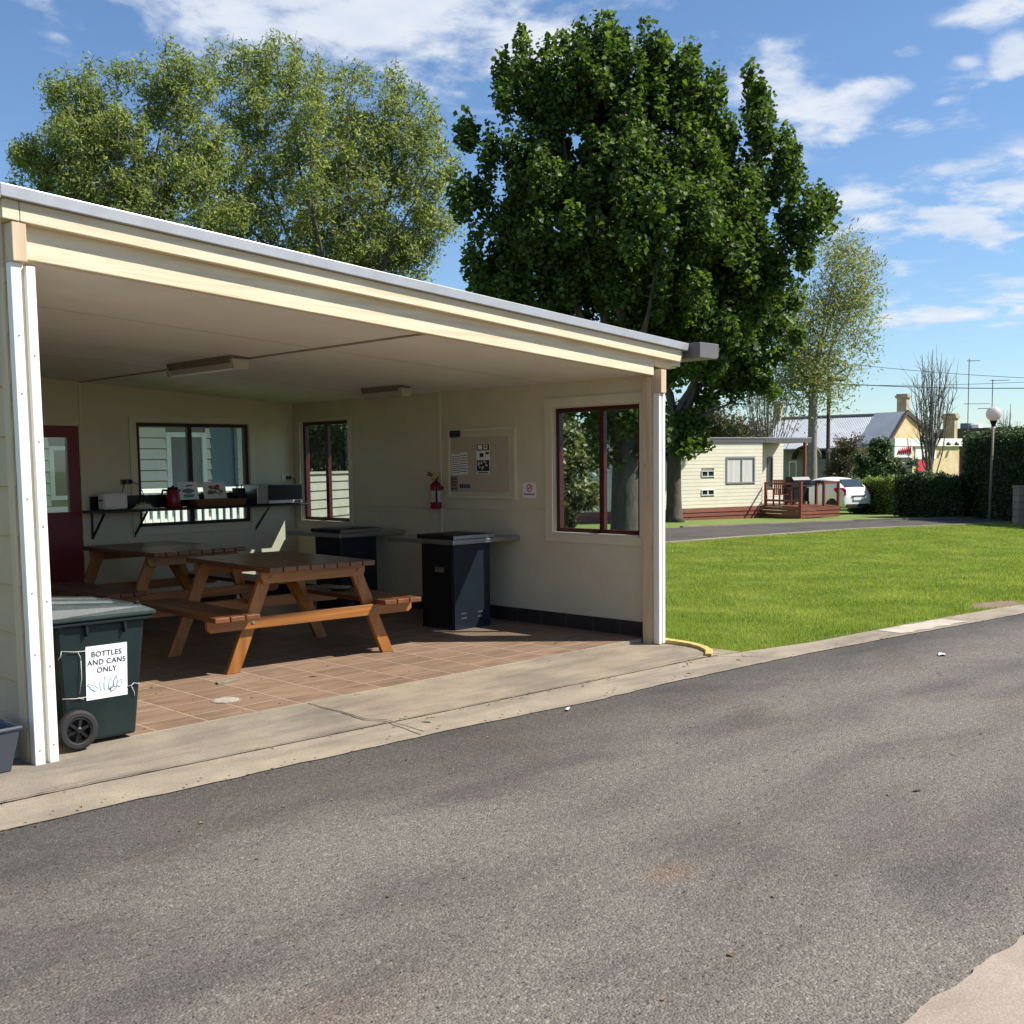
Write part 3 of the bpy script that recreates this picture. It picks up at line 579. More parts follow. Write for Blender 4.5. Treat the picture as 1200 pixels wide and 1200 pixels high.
# dark red door with a tall window
d = MB()
for a, b, c_, e in wall_cells(DR[0]+0.02, DR[1]-0.005, 0.035, 2.062, [(2.28, 2.72, 1.152, 1.94)]): d.box(a, b, D+0.012, D+0.052, c_, e)
door = weld(d.build('door', M['door'], SH))
MB().box(2.281, 2.719, D+0.028, D+0.034, 1.153, 1.939).build('door_window', M['glass'], door)
t = MB(); t.box(2.262, 2.738, D-0.001, D+0.011, 1.94, 1.955); t.box(2.262, 2.738, D-0.001, D+0.011, 1.137, 1.152); t.box(2.262, 2.279, D-0.001, D+0.011, 1.152, 1.94); t.box(2.721, 2.738, D-0.001, D+0.011, 1.152, 1.94); t.build('door_window_frame', M['door'], door)
h = MB(); h.tube([(2.10, D+0.01, 1.02), (2.10, D-0.05, 1.02), (2.20, D-0.05, 1.02)], 0.011, 8); h.build('door_handle', M['stainless'], door, smooth=True)

# ceiling lights
def batten_light(x0, x1, y0, y1, label):
    xm = (x0+x1)/2; zt = min(cz(x0), cz(x1))-0.002
    o = thing('ceiling_light', label, 'ceiling light', (xm, (y0+y1)/2, zt), 0, 'tube lights on the shelter ceiling')
    hx, hy = (x1-x0)/2, (y1-y0)/2
    MB().box(-hx, hx, -hy, hy, -0.045, 0.02).build('housing', M['oldwood'], o, bevel=0.004)
    if hx < hy: 
        MB().prism([(-hx+.01, -0.046), (-hx+.03, -0.095), (hx-.03, -0.095), (hx-.01, -0.046)], 1, -hy+0.03, hy-0.03).build('diffuser', M['diffuser'], o, bevel=0.006)
        for s in (-1, 1): MB().prism([(-hx-.004, -0.02), (-hx+.015, -0.102), (hx-.015, -0.102), (hx+.004, -0.02)], 1, s*hy-0.025, s*hy+0.025).build('end_cap', M['diffuser'], o, bevel=0.004)
    return o
batten_light(2.68, 2.84, 2.30, 3.40, 'long dusty tube light on the ceiling nearest the road')
batten_light(4.86, 5.00, 2.76, 3.40, 'dark bodied tube light on the ceiling nearest the noticeboard wall')
# ------------------------------------------------------------------ picnic tables
def picnic_table(label):
    o = thing('picnic_table', label, 'picnic table', (0, 0, 0.031), 0, 'timber picnic tables in the shelter')
    HL = 0.745; t = MB(); n = 8; w = 0.113
    for i in range(n):
        x = -0.475+i*(0.95-w)/(n-1); t.box(x, x+w, -HL, HL, 0.765, 0.806)
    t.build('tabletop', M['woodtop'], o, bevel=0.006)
    for sx in (-1, 1):
        s = MB()
        for i in range(3):
            x = sx*(0.565+i*0.125); s.box(min(x, x+sx*0.117), max(x, x+sx*0.117), -HL, HL, 0.425, 0.465)
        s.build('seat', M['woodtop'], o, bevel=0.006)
    for sy in (-1, 1):
        yf = sy*0.535
        a = MB(); a.prism([(-.47, .765), (-.47, .71), (-.45, .672), (.45, .672), (.47, .71), (.47, .765)], 1, yf+sy*0.024, yf+sy*0.066); a.build('top_bearer', M['woodx'], o, bevel=0.004)
        c = MB(); c.prism([(-.93, .425), (-.93, .36), (-.90, .335), (.90, .335), (.93, .36), (.93, .425)], 1, yf+sy*0.024, yf+sy*0.066); c.build('seat_bearer', M['woodx'], o, bevel=0.004)
        for sx in (-1, 1):
            l = MB(); l.prism([(sx*.765, 0.0), (sx*.655, 0.0), (sx*.335, .764), (sx*.445, .764)], 1, yf-0.023, yf+0.023); lg = l.build('leg', M['woodz'], o, bevel=0.004)
            for bx0, bz0 in ((sx*.40, .72), (sx*.555, .385)): MB().lathe([(.014, yf+sy*.0665), (.014, yf+sy*.071), (.009, yf+sy*.074)], (bx0, 0, bz0), 1, 10).build('bolt', M['oldwood'], lg)
        b = MB(); b.bar((0, yf-sy*0.03, 0.39), (0, sy*0.05, 0.75), 0.045, 0.075, (1, 0, 0)); b.build('brace', M['woody'], o, bevel=0.003)
    k = MB(); k.box(-.42, .42, -0.03, 0.03, 0.72, 0.764); k.build('centre_bearer', M['woodx'], o, bevel=0.003)
    return o
t1 = picnic_table('brown timber picnic table nearest the road with its front legs in the sun'); t1.location = (2.855, 1.965, 0.031); t1.rotation_euler.z = R(-4.5)
t2 = copy_tree(t1); t2['label'] = 'dark brown timber picnic table further in, close to the shelf'; t2.location = (2.97, 4.17, 0.031); t2.rotation_euler.z = R(0.5)

# ------------------------------------------------------------------ barbecues
def barbecue(label):
    o = thing('barbecue', label, 'barbecue', (0, 0, 0.031), 0, 'electric barbecues along the end wall')
    b = MB(); b.box(-.235, .235, -.235, .235, 0.0, 0.815); cab = b.build('cabinet', M['navy'], o, bevel=0.004)
    d = MB(); d.box(-.243, -.236, -.215, .215, 0.05, 0.79); dr = d.build('door', M['black'], cab, bevel=0.003)
    MB().box(-.2475, -.2435, -.10, .03, 0.545, 0.595).build('control_plate', M['stainless'], dr)
    for z in (0.10, 0.145): 
        for x in (-.155, .06): MB().box(x, x+.07, -.2375, -.2355, z, z+0.014).build('vent_slot', M['stainless'], cab)
    s = MB(); s.box(-.285, .60, -.285, .70, 0.816, 0.860); bt = s.build('benchtop', M['stainless'], o, bevel=0.004)
    h = MB(); h.box(-.262, .27, -.262, .27, 0.861, 0.902); h.box(-.20, .21, -.20, .21, 0.9025, 0.908); h.build('hotplate', M['black'], bt, bevel=0.005)
    e = MB(); e.box(-.264, .27, -.2675, -.2625, 0.866, 0.898); e.build('hotplate_trim', M['stainless'], bt)
    return o
b1 = barbecue('navy and black cabinet barbecue in front of the noticeboard, vents sunlit'); b1.location = (4.93, 2.045, 0.031)
b2 = copy_tree(b1); b2['label'] = 'black cabinet barbecue under the small corner window'; b2.location = (4.93, 3.82, 0.031)

# ------------------------------------------------------------------ wheelie bin
BIN = thing('wheelie_bin', 'dark green wheeled bin with a bottles and cans sign on its side', 'bin', (0.45, 0.345, 0.031))
b = MB()
def ring(x0, x1, hy, z): return [(x0, -hy, z), (x1, -hy, z), (x1, hy, z), (x0, hy, z)]
lv = [ring(-.19, .215, .195, 0.02), ring(-.235, .262, .228, .55), ring(-.25, .278, .236, .70)]
vs = [p for r_ in lv for p in r_]; b.add(vs, [(0, 1, 2, 3), (8, 9, 10, 11)]+[(4*i+k, 4*i+(k+1) % 4, 4*i+4+(k+1) % 4, 4*i+4+k) for i in range(2) for k in range(4)])
body = b.build('body', M['binplastic'], BIN, bevel=0.018, seg=3)
rm = MB(); rm.box(-.30, .315, -.272, .272, .698, .722); rim = rm.build('rim', M['binplastic'], body, bevel=0.010, seg=3)
for x in (-.08, .145): MB().prism([(x-.008, .70), (x+.008, .70), (x+.008, .66), (x, .63), (x-.006, .66)], 1, -.262, -.225).build('rib', M['binplastic'], body, bevel=0.003)
MB().hexa([(-.186, -.203, .03), (-.160, -.203, .03), (-.160, -.19, .03), (-.186, -.19, .03)], [(-.236, -.243, .698), (-.208, -.243, .698), (-.208, -.22, .698), (-.236, -.22, .698)]).build('corner_rib', M['binplastic'], body, bevel=0.003)
ld = MB()
def ring2(x0, x1, hy, z0, z1): return [(x0, -hy, z0), (x1, -hy, z1), (x1, hy, z1), (x0, hy, z0)]
lv = [ring2(-.318, .330, .285, .724, .724), ring2(-.318, .330, .285, .752, .748), ring2(-.29, .27, .255, .800, .775), ring2(-.27, .20, .225, .825, .792)]
vs = [p for r_ in lv for p in r_]; ld.add(vs, [(0, 1, 2, 3), (12, 13, 14, 15)]+[(4*i+k, 4*i+(k+1) % 4, 4*i+4+(k+1) % 4, 4*i+4+k) for i in range(3) for k in range(4)])
lid = ld.build('lid', M['lidplastic'], BIN, bevel=0.012, seg=3)
for y in (-.15, 0.06): MB().hexa([(-.26, y, .815), (.16, y, .785), (.16, y+.10, .785), (-.26, y+.10, .815)], [(-.24, y+.015, .845), (.13, y+.015, .812), (.13, y+.085, .812), (-.24, y+.085, .845)]).build('lid_ridge', M['lidplastic'], lid, bevel=0.012, seg=3)
rd = MB(); rd.hexa([(.21, -.20, .772), (.30, -.20, .752), (.30, .20, .752), (.21, .20, .772)], [(.215, -.19, .796), (.285, -.19, .778), (.285, .19, .778), (.215, .19, .796)])
rd.build('lid_ridge', M['lidplastic'], lid, bevel=0.012, seg=3)
k = MB(); k.lathe([(0.016, .77), (0.016, .798), (0.010, .803)], (.245, -.205, 0), 2, 12); k.build('lid_bung', M['black'], lid)
hd = MB(); hd.tube([(-.33, -.2, .745), (-.37, -.2, .765), (-.37, .2, .765), (-.33, .2, .745)], 0.014, 8); hd.build('handle', M['binplastic'], BIN, smooth=True)
MB().tube([(-.155, -.27, .112), (-.155, .27, .112)], 0.012, 10).build('axle', M['stainless'], BIN)
for sy in (-1, 1):
    w = MB(); y0 = sy*0.218; y1 = sy*0.272
    pr_ = [(0.070, y0), (0.102, y0), (0.112, y0+sy*0.012), (0.112, y1-sy*0.010), (0.100, y1), (0.080, y1+sy*0.001), (0.070, y1-sy*0.006)]
    w.lathe(pr_, (-.155, 0, .112), 1, 40, ring=True); wo = w.build('wheel', M['rubber'], BIN, smooth=False, bevel=0.0)
    h = MB(); h.lathe([(0.0745, y1-sy*0.045), (0.0745, y1-sy*0.006), (0.066, y1-sy*0.004), (0.064, y1-sy*0.045)], (-.155, 0, .112), 1, 32, ring=True); h.lathe([(.066, y1-sy*.05), (.066, y1-sy*.045)], (-.155, 0, .112), 1, 24); h.lathe([(0.020, y1-sy*.03), (0.020, y1), (0.012, y1+sy*.006)], (-.155, 0, .112), 1, 16)
    for i in range(6):
        a = i*math.pi/3+0.3; ca, sa = math.cos(a), math.sin(a)
        h.bar((-.155+.016*ca, y1-sy*.012, .112+.016*sa), (-.155+.067*ca, y1-sy*.016, .112+.067*sa), 0.016, 0.012, (0, 1, 0))
    h.build('rim', M['black'], wo)
# the sign tied to the bin: follows the slight slope of its side
def by(z): return -(0.195+(z-0.02)*0.0623)-0.004 if z < .55 else -(0.228+(z-.55)*.0533)-.004
SG = thing('paper_sign', 'white paper sign reading bottles and cans only, tied to the green bin', 'sign', (0.45, 0.345, 0.031))
p = MB(); z0, z1 = .262, .572
p.hexa([(-.082, by(z0), z0), (.163, by(z0), z0), (.163, by(z0)+.003, z0), (-.082, by(z0)+.003, z0)], [(-.082, by(z1), z1), (.163, by(z1), z1), (.163, by(z1)+.003, z1), (-.082, by(z1)+.003, z1)]); p.build('sheet', M['paper'], SG)
tl_ = math.atan(0.0623)
def sgm(x, z): return Matrix(((1, 0, 0, x), (0, -math.sin(tl_), -math.cos(tl_), by(z)-0.0012), (0, math.cos(tl_), -math.sin(tl_), z), (0, 0, 0, 1)))
for s, z, sz in (('BOTTLES', .510, .043), ('AND CANS', .463, .043), ('ONLY', .416, .043)): text_mesh(s, sz, M['ink'], 'lettering', SG, sgm(.040, z), 1.06)
def flat(m, pts, mi=0, dz=0.0015): m.add([(x, by(z)-dz, z) for x, z in pts], [tuple(range(len(pts)))], mi)
def outline(m, pts, w, mi):
    for (xa, za), (xb, zb) in zip(pts, pts[1:]+pts[:1]):
        d = Vector((xb-xa, zb-za)); d.normalize(); nx, nz = -d.y*w, d.x*w; flat(m, [(xa-nx, za-nz), (xa+nx, za+nz), (xb+nx, zb+nz), (xb-nx, zb-nz)], mi, 0.002)
M['paleblue'] = paint('pale_blue_print', (.66, .72, .84), .05, .7, 30, 0); M['paleteal'] = paint('pale_teal_print', (.50, .66, .66), .05, .7, 30, 0)
dr = MB()
def bottle(cx, cz_, h, w, ang, mi):
    P = [(-w, 0), (w, 0), (w, h*.58), (w*.4, h*.74), (w*.4, h), (-w*.4, h), (-w*.4, h*.74), (-w, h*.58)]; ca, sa = math.cos(ang), math.sin(ang)
    Q = [(cx+x*ca-z*sa, cz_+x*sa+z*ca) for x, z in P]; flat(dr, Q, 1); outline(dr, Q, 0.0017, mi)
bottle(.035, .315, .075, .010, 0.05, 0); bottle(.060, .315, .062, .009, -.06, 0); bottle(.012, .318, .050, .009, .25, 0); bottle(.088, .322, .062, .010, -.1, 2); bottle(-.022, .318, .062, .012, .95, 2); bottle(.105, .322, .04, .013, -.6, 2); bottle(.06, .308, .035, .012, -1.3, 3)
flat(dr, [(.045, .306), (.075, .312), (.078, .318), (.05, .313)], 3)
dr.build('bottle_drawing', [M['blueink'], M['paper'], M['tealink'], M['ink'], M['paleblue'], M['paleteal']], SG, fix=False)
for a, b_ in (((-.222, .565), (-.083, .55)), ((-.222, .295), (-.083, .285)), ((-.13, .553), (-.112, .50)), ((-.112, .50), (-.122, .31)), ((-.13, .29), (-.10, .275)), ((.164, .31), (.20, .325)), ((.20, .325), (.236, .318)), ((.185, .31), (.205, .245)), ((-.222, .565), (-.24, .52))):
    MB().tube([(a[0], by(a[1])-.004, a[1]), ((a[0]+b_[0])/2+.004, by(a[1])-.006, (a[1]+b_[1])/2-.004), (b_[0], by(b_[1])-.004, b_[1])], 0.0022, 5).build('string', M['string'], SG, smooth=True)

# blue grey tub beside the side wall
tb = MB(); O = [(-.27, -.20), (.17, -.20), (.17, .28), (-.27, .28)]
def sc(P, k, z): return [(x*k-.05*(1-k), y*k+.04*(1-k), z) for x, y in P]
vs = sc(O, .82, 0)+sc(O, 1.0, .235)+sc(O, 1.03, .235)+sc(O, 1.03, .215)
vi = sc(O, .95, .235)+sc(O, .79, .012)
T_ = MB(); T_.add(sc(O, .82, 0)+sc(O, 1.0, .235)+sc(O, .955, .235)+sc(O, .78, .012), [(3, 2, 1, 0)]+[(4*i+k, 4*i+(k+1) % 4, 4*i+4+(k+1) % 4, 4*i+4+k) for i in range(3) for k in range(4)]+[(12, 13, 14, 15)])
TUB = thing('plastic_tub', 'blue grey plastic tub on the concrete beside the beige side wall', 'tub', (-.27, 0.10, 0.024), R(4))
tbo = T_.build('tub_body', M['tub'], TUB, bevel=0.008, seg=2)
rmm = MB(); rmm.tube([(x, y, .232) for x, y in O]+[(O[0][0], O[0][1], .232)], 0.011, 8); rmm.build('rim', M['tub'], TUB)

# ------------------------------------------------------------------ shelf and what stands on it
S = thing('wall_shelf', 'long black shelf on brackets across the back wall', 'shelf', (4.15, D, 1.16))
MB().box(-1.30, 1.36, -.36, -.001, -0.022, 0.0).build('shelf_board', M['black'], S, bevel=0.003)
MB().box(-1.22, -.64, -.022, -.014, 0.002, 0.15).build('back_board', M['black'], S)
MB().box(-.66, .85, -.03, -.022, 0.002, 0.15).build('back_board', M['black'], S)
for x in (-1.20, -.72, .82):
    k = MB(); k.box(x-.012, x+.012, -.012, -.001, -.31, -.023); k.bar((x, -.012, -.29), (x, -.31, -.026), .018, .018, (1, 0, 0)); k.build('bracket', M['black'], S)
SY = D-.20
T = thing('toaster', 'white toaster at the left end of the black shelf', 'toaster', (3.10, SY, 1.161), R(4))
MB().box(-.135, .135, -.075, .075, .008, .185).build('shell', M['whiteplastic'], T, bevel=0.022, seg=3)
for y in (-.035, .012): MB().box(-.10, .10, y, y+.023, .1855, .187).build('bread_slot', M['black'], T)
q = MB(); q.box(-.147, -.134, -.02, .02, .10, .118); q.build('lever', M['black'], T)
for x in (-.1, .1): MB().box(x-.015, x+.015, -.06, .06, 0, .0075).build('foot', M['black'], T)
# twin wall socket and the cords above the toaster
o = thing('power_outlet', 'dark double power outlet with plugs above the toaster', 'power outlet', (3.36, D, 1.46))
MB().box(-.07, .07, -.012, -.001, -.03, .03).build('plate', M['oldwood'], o, bevel=.003)
for x in (-.055, .015): MB().box(x, x+.035, -.045, -.0125, -.02, .02).build('plug', M['black'], o, bevel=.004)
MB().tube([(-.04, -.045, 0), (-.07, -.08, -.04), (-.13, -.12, -.16), (-.2, -.17, -.22)], .005, 6).build('cord', M['black'], o, smooth=True); MB().tube([(.03, -.045, 0), (.10, -.08, -.03), (.15, -.09, -.14), (.14, -.1, -.29)], .005, 6).build('cord', M['black'], o, smooth=True)
o2 = thing('power_outlet', 'white power outlet with a black plug above the microwave', 'power outlet', (5.42, D, 1.47))
MB().box(-.06, .06, -.012, -.001, -.038, .038).build('plate', M['whiteplastic'], o2, bevel=.003)
MB().box(-.005, .045, -.05, -.0125, -.025, .02).build('plug', M['black'], o2, bevel=.004)
q = MB(); q.tube([(.03, -.05, 0), (.06, -.09, -.01), (.07, -.1, -.06), (.05, -.06, -.12)], .005, 6); q.build('cord', M['black'], o2, smooth=True)
# tongs and cloth
o = thing('cleaning_cloth', 'crumpled pale cloth lying on the shelf beside the toaster', 'cloth', (3.43, SY-.02, 1.161))
q = MB(); rn = random.Random(2); nx_, ny_ = 14, 8
vs = [(-.14+.28*i/nx_, -.07+.14*j/ny_, .004+.055*max(0, math.sin(math.pi*i/nx_)*math.sin(math.pi*j/ny_))*(0.5+rn.random())) for j in range(ny_+1) for i in range(nx_+1)]
q.add(vs, [(j*(nx_+1)+i, j*(nx_+1)+i+1, (j+1)*(nx_+1)+i+1, (j+1)*(nx_+1)+i) for j in range(ny_) for i in range(nx_)]); q.build('folded_cloth', M['string'], o, smooth=True)
# red kettle
o = thing('kettle', 'red jug kettle with black handle on the shelf', 'kettle', (3.80, SY, 1.161))
MB().lathe([(.075, 0), (.082, .012), (.078, .10), (.066, .19), (.060, .205), (.02, .222)], (0, 0, 0), 2, 24).build('jug', M['redplastic'], o, smooth=True)
q = MB(); q.tube([(-.058, 0, .195), (-.12, 0, .20), (-.135, 0, .15), (-.125, 0, .05), (-.08, 0, .025)], .014, 8); q.build('handle', M['black'], o, smooth=True)
q = MB(); q.lathe([(.062, .205), (.055, .228), (.012, .235), (.012, .25)], (0, 0, 0), 2, 20); q.build('lid', M['black'], o, smooth=True)
q = MB(); q.hexa([(.055, -.02, .16), (.09, -.008, .19), (.09, .008, .19), (.055, .02, .16)], [(.05, -.02, .20), (.10, -.008, .205), (.10, .008, .205), (.05, .02, .20)]); q.build('spout', M['redplastic'], o)
# two leaning cards
def card(x, w, h, z, label, paint_fn):
    o = thing('picture_card', label, 'picture card', (x, D-.07, z))
    c_ = MB(); c_.hexa([(-w/2, -.045, 0), (w/2, -.045, 0), (w/2, -.037, 0), (-w/2, -.037, 0)], [(-w/2, .0, h), (w/2, .0, h), (w/2, .008, h), (-w/2, .008, h)]); c_.build('card', M['paper'] if w < .27 else M['whiteplastic'], o)
    m = MB(); rn = random.Random(int(x*100))
    def P(u, v): return (u*w, -.0475+v*.045, v*h)
    mats = paint_fn(m, P, rn); m.build('printed_picture', mats, o, fix=False)
def fish(m, P, rn):
    pts = [(-.36+.72*i/16, .5+.13*math.sin(math.pi*i/16)) for i in range(17)]+[(.36-.72*i/16, .5-.16*math.sin(math.pi*i/16)) for i in range(17)]
    m.add([P(*p) for p in pts], [tuple(range(len(pts)))], 0); m.add([P(-.30, .30), P(.30, .30), P(.22, .12), P(-.24, .12)], [(0, 1, 2, 3)], 1); m.add([P(-.1, .80), P(.30, .84), P(.22, .76), P(-.12, .72)], [(0, 1, 2, 3)], 2); return [M['bluegrey'], M['tealink'], M['ink']]
def food(m, P, rn):
    for i in range(26):
        a = rn.random()*6.28; r = rn.random()**.5; u, v = .34*r*math.cos(a), .48+.30*r*math.sin(a); k = .05+.05*rn.random()
        m.add([tuple(np.array(P(u+k*math.cos(t), v+k*math.sin(t)))-np.array((0, .0002*i, 0))) for t in [j*math.pi/3 for j in range(6)]], [tuple(range(6))], rn.choice([0, 1, 2, 2]))
    return [M['redink'], M['wicker'], M['oldwood']]
card(4.05, .24, .20, 1.245, 'white card with a blue fish picture on the shelf', fish); card(4.385, .29, .195, 1.245, 'cream card with a food picture leaning by the basket', food)
# brown wicker tray under the cards
o = thing('wicker_basket', 'long low brown wicker basket on the shelf in front of the cards', 'basket', (4.35, D-.20, 1.161))
q = MB(); q.add([(-.30, -.09, 0), (.30, -.09, 0), (.30, .07, 0), (-.30, .07, 0), (-.33, -.11, .085), (.33, -.11, .085), (.33, .085, .085), (-.33, .085, .085), (-.31, -.095, .085), (.31, -.095, .085), (.31, .07, .085), (-.31, .07, .085), (-.29, -.08, .01), (.29, -.08, .01), (.29, .06, .01), (-.29, .06, .01)], [(3, 2, 1, 0), (12, 13, 14, 15)]+[(4*i+k, 4*i+(k+1) % 4, 4*i+4+(k+1) % 4, 4*i+4+k) for i in range(3) for k in range(4)]); q.build('weave', M['wicker'], o, bevel=.006)
# knife block like dark caddy
o = thing('utensil_caddy', 'small dark utensil caddy between food card and microwave', 'caddy', (4.66, D-.16, 1.161))
MB().box(-.055, .055, -.06, .06, 0, .20).build('caddy_box', M['black'], o, bevel=.006)
for x, y in ((-.03, 0), (0, .02), (.03, -.01)): MB().tube([(x, y, .19), (x+.01, y+.005, .245)], .006, 6).build('utensil_handle', M['black'], o)
o = thing('microwave_oven', 'silver microwave with black door at the window end of the shelf', 'microwave', (5.10, D-.205, 1.161), R(-2))
MB().box(-.30, .30, -.15, .17, .01, .235).build('casing', M['stainless'], o, bevel=.006)
MB().box(-.155, .298, -.163, -.151, .05, .228).build('door', M['black'], o, bevel=.004)
MB().box(-.155, .298, -.163, -.151, .012, .046).build('control_strip', M['whiteplastic'], o, bevel=.003)
for x in (.2, .25): MB().lathe([(.014, 0), (.012, -.018)], (x, -.1635, .03), 1, 12).build('knob', M['black'], o)
# ------------------------------------------------------------------ on the end wall
NB = thing('noticeboard', 'large framed felt noticeboard on the end wall', 'noticeboard', (L, 2.32, 1.60))
q = MB(); q.box(-.022, -.001, -.52, .49, .34, .37); q.box(-.022, -.001, -.52, .49, -.35, -.32); q.box(-.022, -.001, -.52, -.49, -.32, .34); q.box(-.022, -.001, .46, .49, -.32, .34); q.build('frame', M['trim'], NB, bevel=.003)
MB().box(-.016, -.001, -.43, .43, -.28, .28).build('pin_panel', M['board'], NB, bevel=.002)
MB().box(-.009, -.001, -.489, .459, -.319, .339).build('backing', M['cream'], NB)
def sheet(y0, y1, z0, z1, label, cat, dx, marks, base=None, name='notice'):
    o = thing(name, label, cat, (L-dx, (y0+y1)/2, (z0+z1)/2)); hy, hz = (y1-y0)/2, (z1-z0)/2
    MB().box(-.0015, .0, -hy, hy, -hz, hz).build('sheet', base or M['paper'], o)
    m = MB(); mats = marks(m, hy, hz)
    if mats: m.build('printing', mats, o, fix=False)
    return o
def rect(m, ya, yb, za, zb, mi=0, x=-.0022): m.add([(x, ya, za), (x, ya, zb), (x, yb, zb), (x, yb, za)], [(0, 1, 2, 3)], mi)
def lines(seed, nrow, thick=.3, xs=(-.9, .9)):
    def f(m, hy, hz):
        rn = random.Random(seed)
        for i in range(nrow):
            zc = hz*(0.85-1.7*(i+.5)/nrow); y = hy*xs[1]
            while y > hy*xs[0]+.01:
                w = rn.uniform(.1, .32)*hy; y2 = max(y-w, hy*xs[0]); rect(m, y2, y, zc-hz/nrow*thick, zc+hz/nrow*thick); y = y2-.05*hy
        return [M['ink']]
    return f
sheet(2.60, 2.745, 1.49, 1.71, 'white text notice on the left of the noticeboard', 'notice', .0165, lines(1, 9))
sheet(2.50, 2.61, 1.50, 1.725, 'narrow white notice overlapping the text notice', 'notice', .019, lines(2, 7))
def poster(m, hy, hz):
    rect(m, -hy*.95, hy*.95, hz*.55, hz*.97); rect(m, hy*.1, hy*.75, hz*.62, hz*.92, 1, -.0028); rect(m, -hy*.7, -hy*.1, hz*.62, hz*.92, 1, -.0028); rect(m, -hy*.55, -hy*.25, hz*.70, hz*.86, 2, -.0032)
    rect(m, -hy*.95, hy*.95, -hz*.80, -hz*.08); rn = random.Random(5)
    for i in range(14):
        y = rn.uniform(-.7, .6)*hy; z = rn.uniform(-.7, -.2)*hz; rect(m, y, y+rn.uniform(.1, .3)*hy, z, z+.1*hz, 1, -.0028)
    rect(m, -hy*.1, hy*.5, hz*.12, hz*.38); rect(m, -hy*.9, -hy*.4, hz*.3, hz*.45); rect(m, -hy*.8, hy*.8, -hz*.95, -hz*.86); return [M['ink'], M['paper'], M['redink']]
sheet(2.17, 2.365, 1.50, 1.81, 'black and white poster in the middle of the noticeboard', 'poster', .0165, poster, name='poster')
sheet(2.60, 2.765, 1.885, 1.955, 'black label at the top left corner of the noticeboard', 'label', .0235, lines(3, 2, .12, (-.7, .7)), M['ink'], 'label_strip')
sheet(2.66, 2.765, 1.325, 1.48, 'dark printed card low on the left of the noticeboard', 'notice', .0165, lines(4, 4, .32), M['pier'])
sheet(2.45, 2.64, 1.345, 1.41, 'small pale strip with bold black writing low on the noticeboard', 'label', .0165, lines(6, 1, .6, (-.85, .85)), M['board'], 'label_strip')
def nosmoke(m, hy, hz):
    n = 24; r0, r1 = hz*.62, hz*.44; zc = hz*.28
    vs = []; 
    for i in range(n): t = 2*math.pi*i/n; vs += [(-.0022, r0*math.sin(t)*.85, zc+r0*math.cos(t)*.85), (-.0022, r1*math.sin(t)*.85, zc+r1*math.cos(t)*.85)]
    m.add(vs, [(2*i, 2*i+1, (2*i+3) % (2*n), (2*i+2) % (2*n)) for i in range(n)], 0)
    m.add([(-.0026, -.5*r0-.004, zc+.5*r0), (-.0026, -.5*r0+.008, zc+.56*r0), (-.0026, .5*r0+.004, zc-.5*r0), (-.0026, .5*r0-.008, zc-.56*r0)], [(0, 1, 2, 3)], 0)
    rect(m, -.35*r0, .4*r0, zc-.08*r0, zc+.12*r0, 1)
    y = hy*.8
    rn = random.Random(9)
    while y > -hy*.8: w = rn.uniform(.006, .014); rect(m, y-w, y, -hz*.62, -hz*.40, 1); y -= w+.004
    return [M['redink'], M['ink']]
sheet(1.54, 1.72, 1.265, 1.415, 'small white no smoking sign between noticeboard and window', 'sign', .001, nosmoke, name='no_smoking_sign')
# fire extinguisher
o = thing('fire_extinguisher', 'red fire extinguisher hanging left of the noticeboard', 'fire extinguisher', (L-.085, 2.93, 1.14))
MB().lathe([(.055, 0), (.062, .012), (.062, .235), (.05, .265), (.022, .285), (.022, .31)], (0, 0, 0), 2, 24).build('cylinder', M['redplastic'], o, smooth=True)
q = MB(); q.box(-.018, .018, -.02, .02, .31, .345); q.bar((0, 0, .335), (-.02, .11, .36), .018, .012); q.bar((0, 0, .35), (-.02, .10, .385), .018, .010); q.build('valve_handle', M['black'], o, bevel=.003)
q = MB(); q.tube([(-.01, -.02, .32), (-.05, -.07, .30), (-.065, -.085, .2), (-.06, -.08, .06)], .010, 8); q.build('hose', M['black'], o, smooth=True)
MB().lathe([(.0625, .07), (.0625, .19)], (0, 0, 0), 2, 24).build('label_band', M['string'], o)
q = MB(); q.box(.0, .084, -.03, .03, .20, .23); q.build('wall_bracket', M['black'], o)
q = MB(); q.add([(-.02, -.06, .37), (-.02, .02, .38), (-.03, .03, .30), (-.03, -.05, .29)], [(0, 1, 2, 3)]); q.build('inspection_tag', M['yellow'], o, fix=False)

# ------------------------------------------------------------------ small things on the floor and road
o = thing('drain_cover', 'round pale drain cover set in the brown tiles', 'drain cover', (1.555, 0.645, 0.031))
MB().lathe([(.085, 0), (.085, .005), (.075, .008), (.02, .008)], (0, 0, 0), 2, 28).build('cover', M['draincover'], o)
MB().lathe([(.10, 0), (.10, .003), (.087, .004)], (0, 0, 0), 2, 28).build('ring', M['oldwood'], o)
o = thing('wood_offcut', 'flat scrap of wood on the tiles by the table leg', 'wood scrap', (1.90, 1.22, 0.031), R(12))
MB().prism([(-.11, -.03), (.10, -.035), (.11, .02), (-.08, .03)], 2, 0, .014).build('board', M['oldwood'], o, bevel=.002)
o = thing('dish', 'pale oval dish on the far bench of the front table', 'dish', (3.60, 2.12, 0.497))
MB().lathe([(.05, 0), (.10, .022), (.108, .028), (.10, .026), (.05, .006)], (0, 0, 0), 2, 24).build('plate', M['stainless'], o, smooth=True)
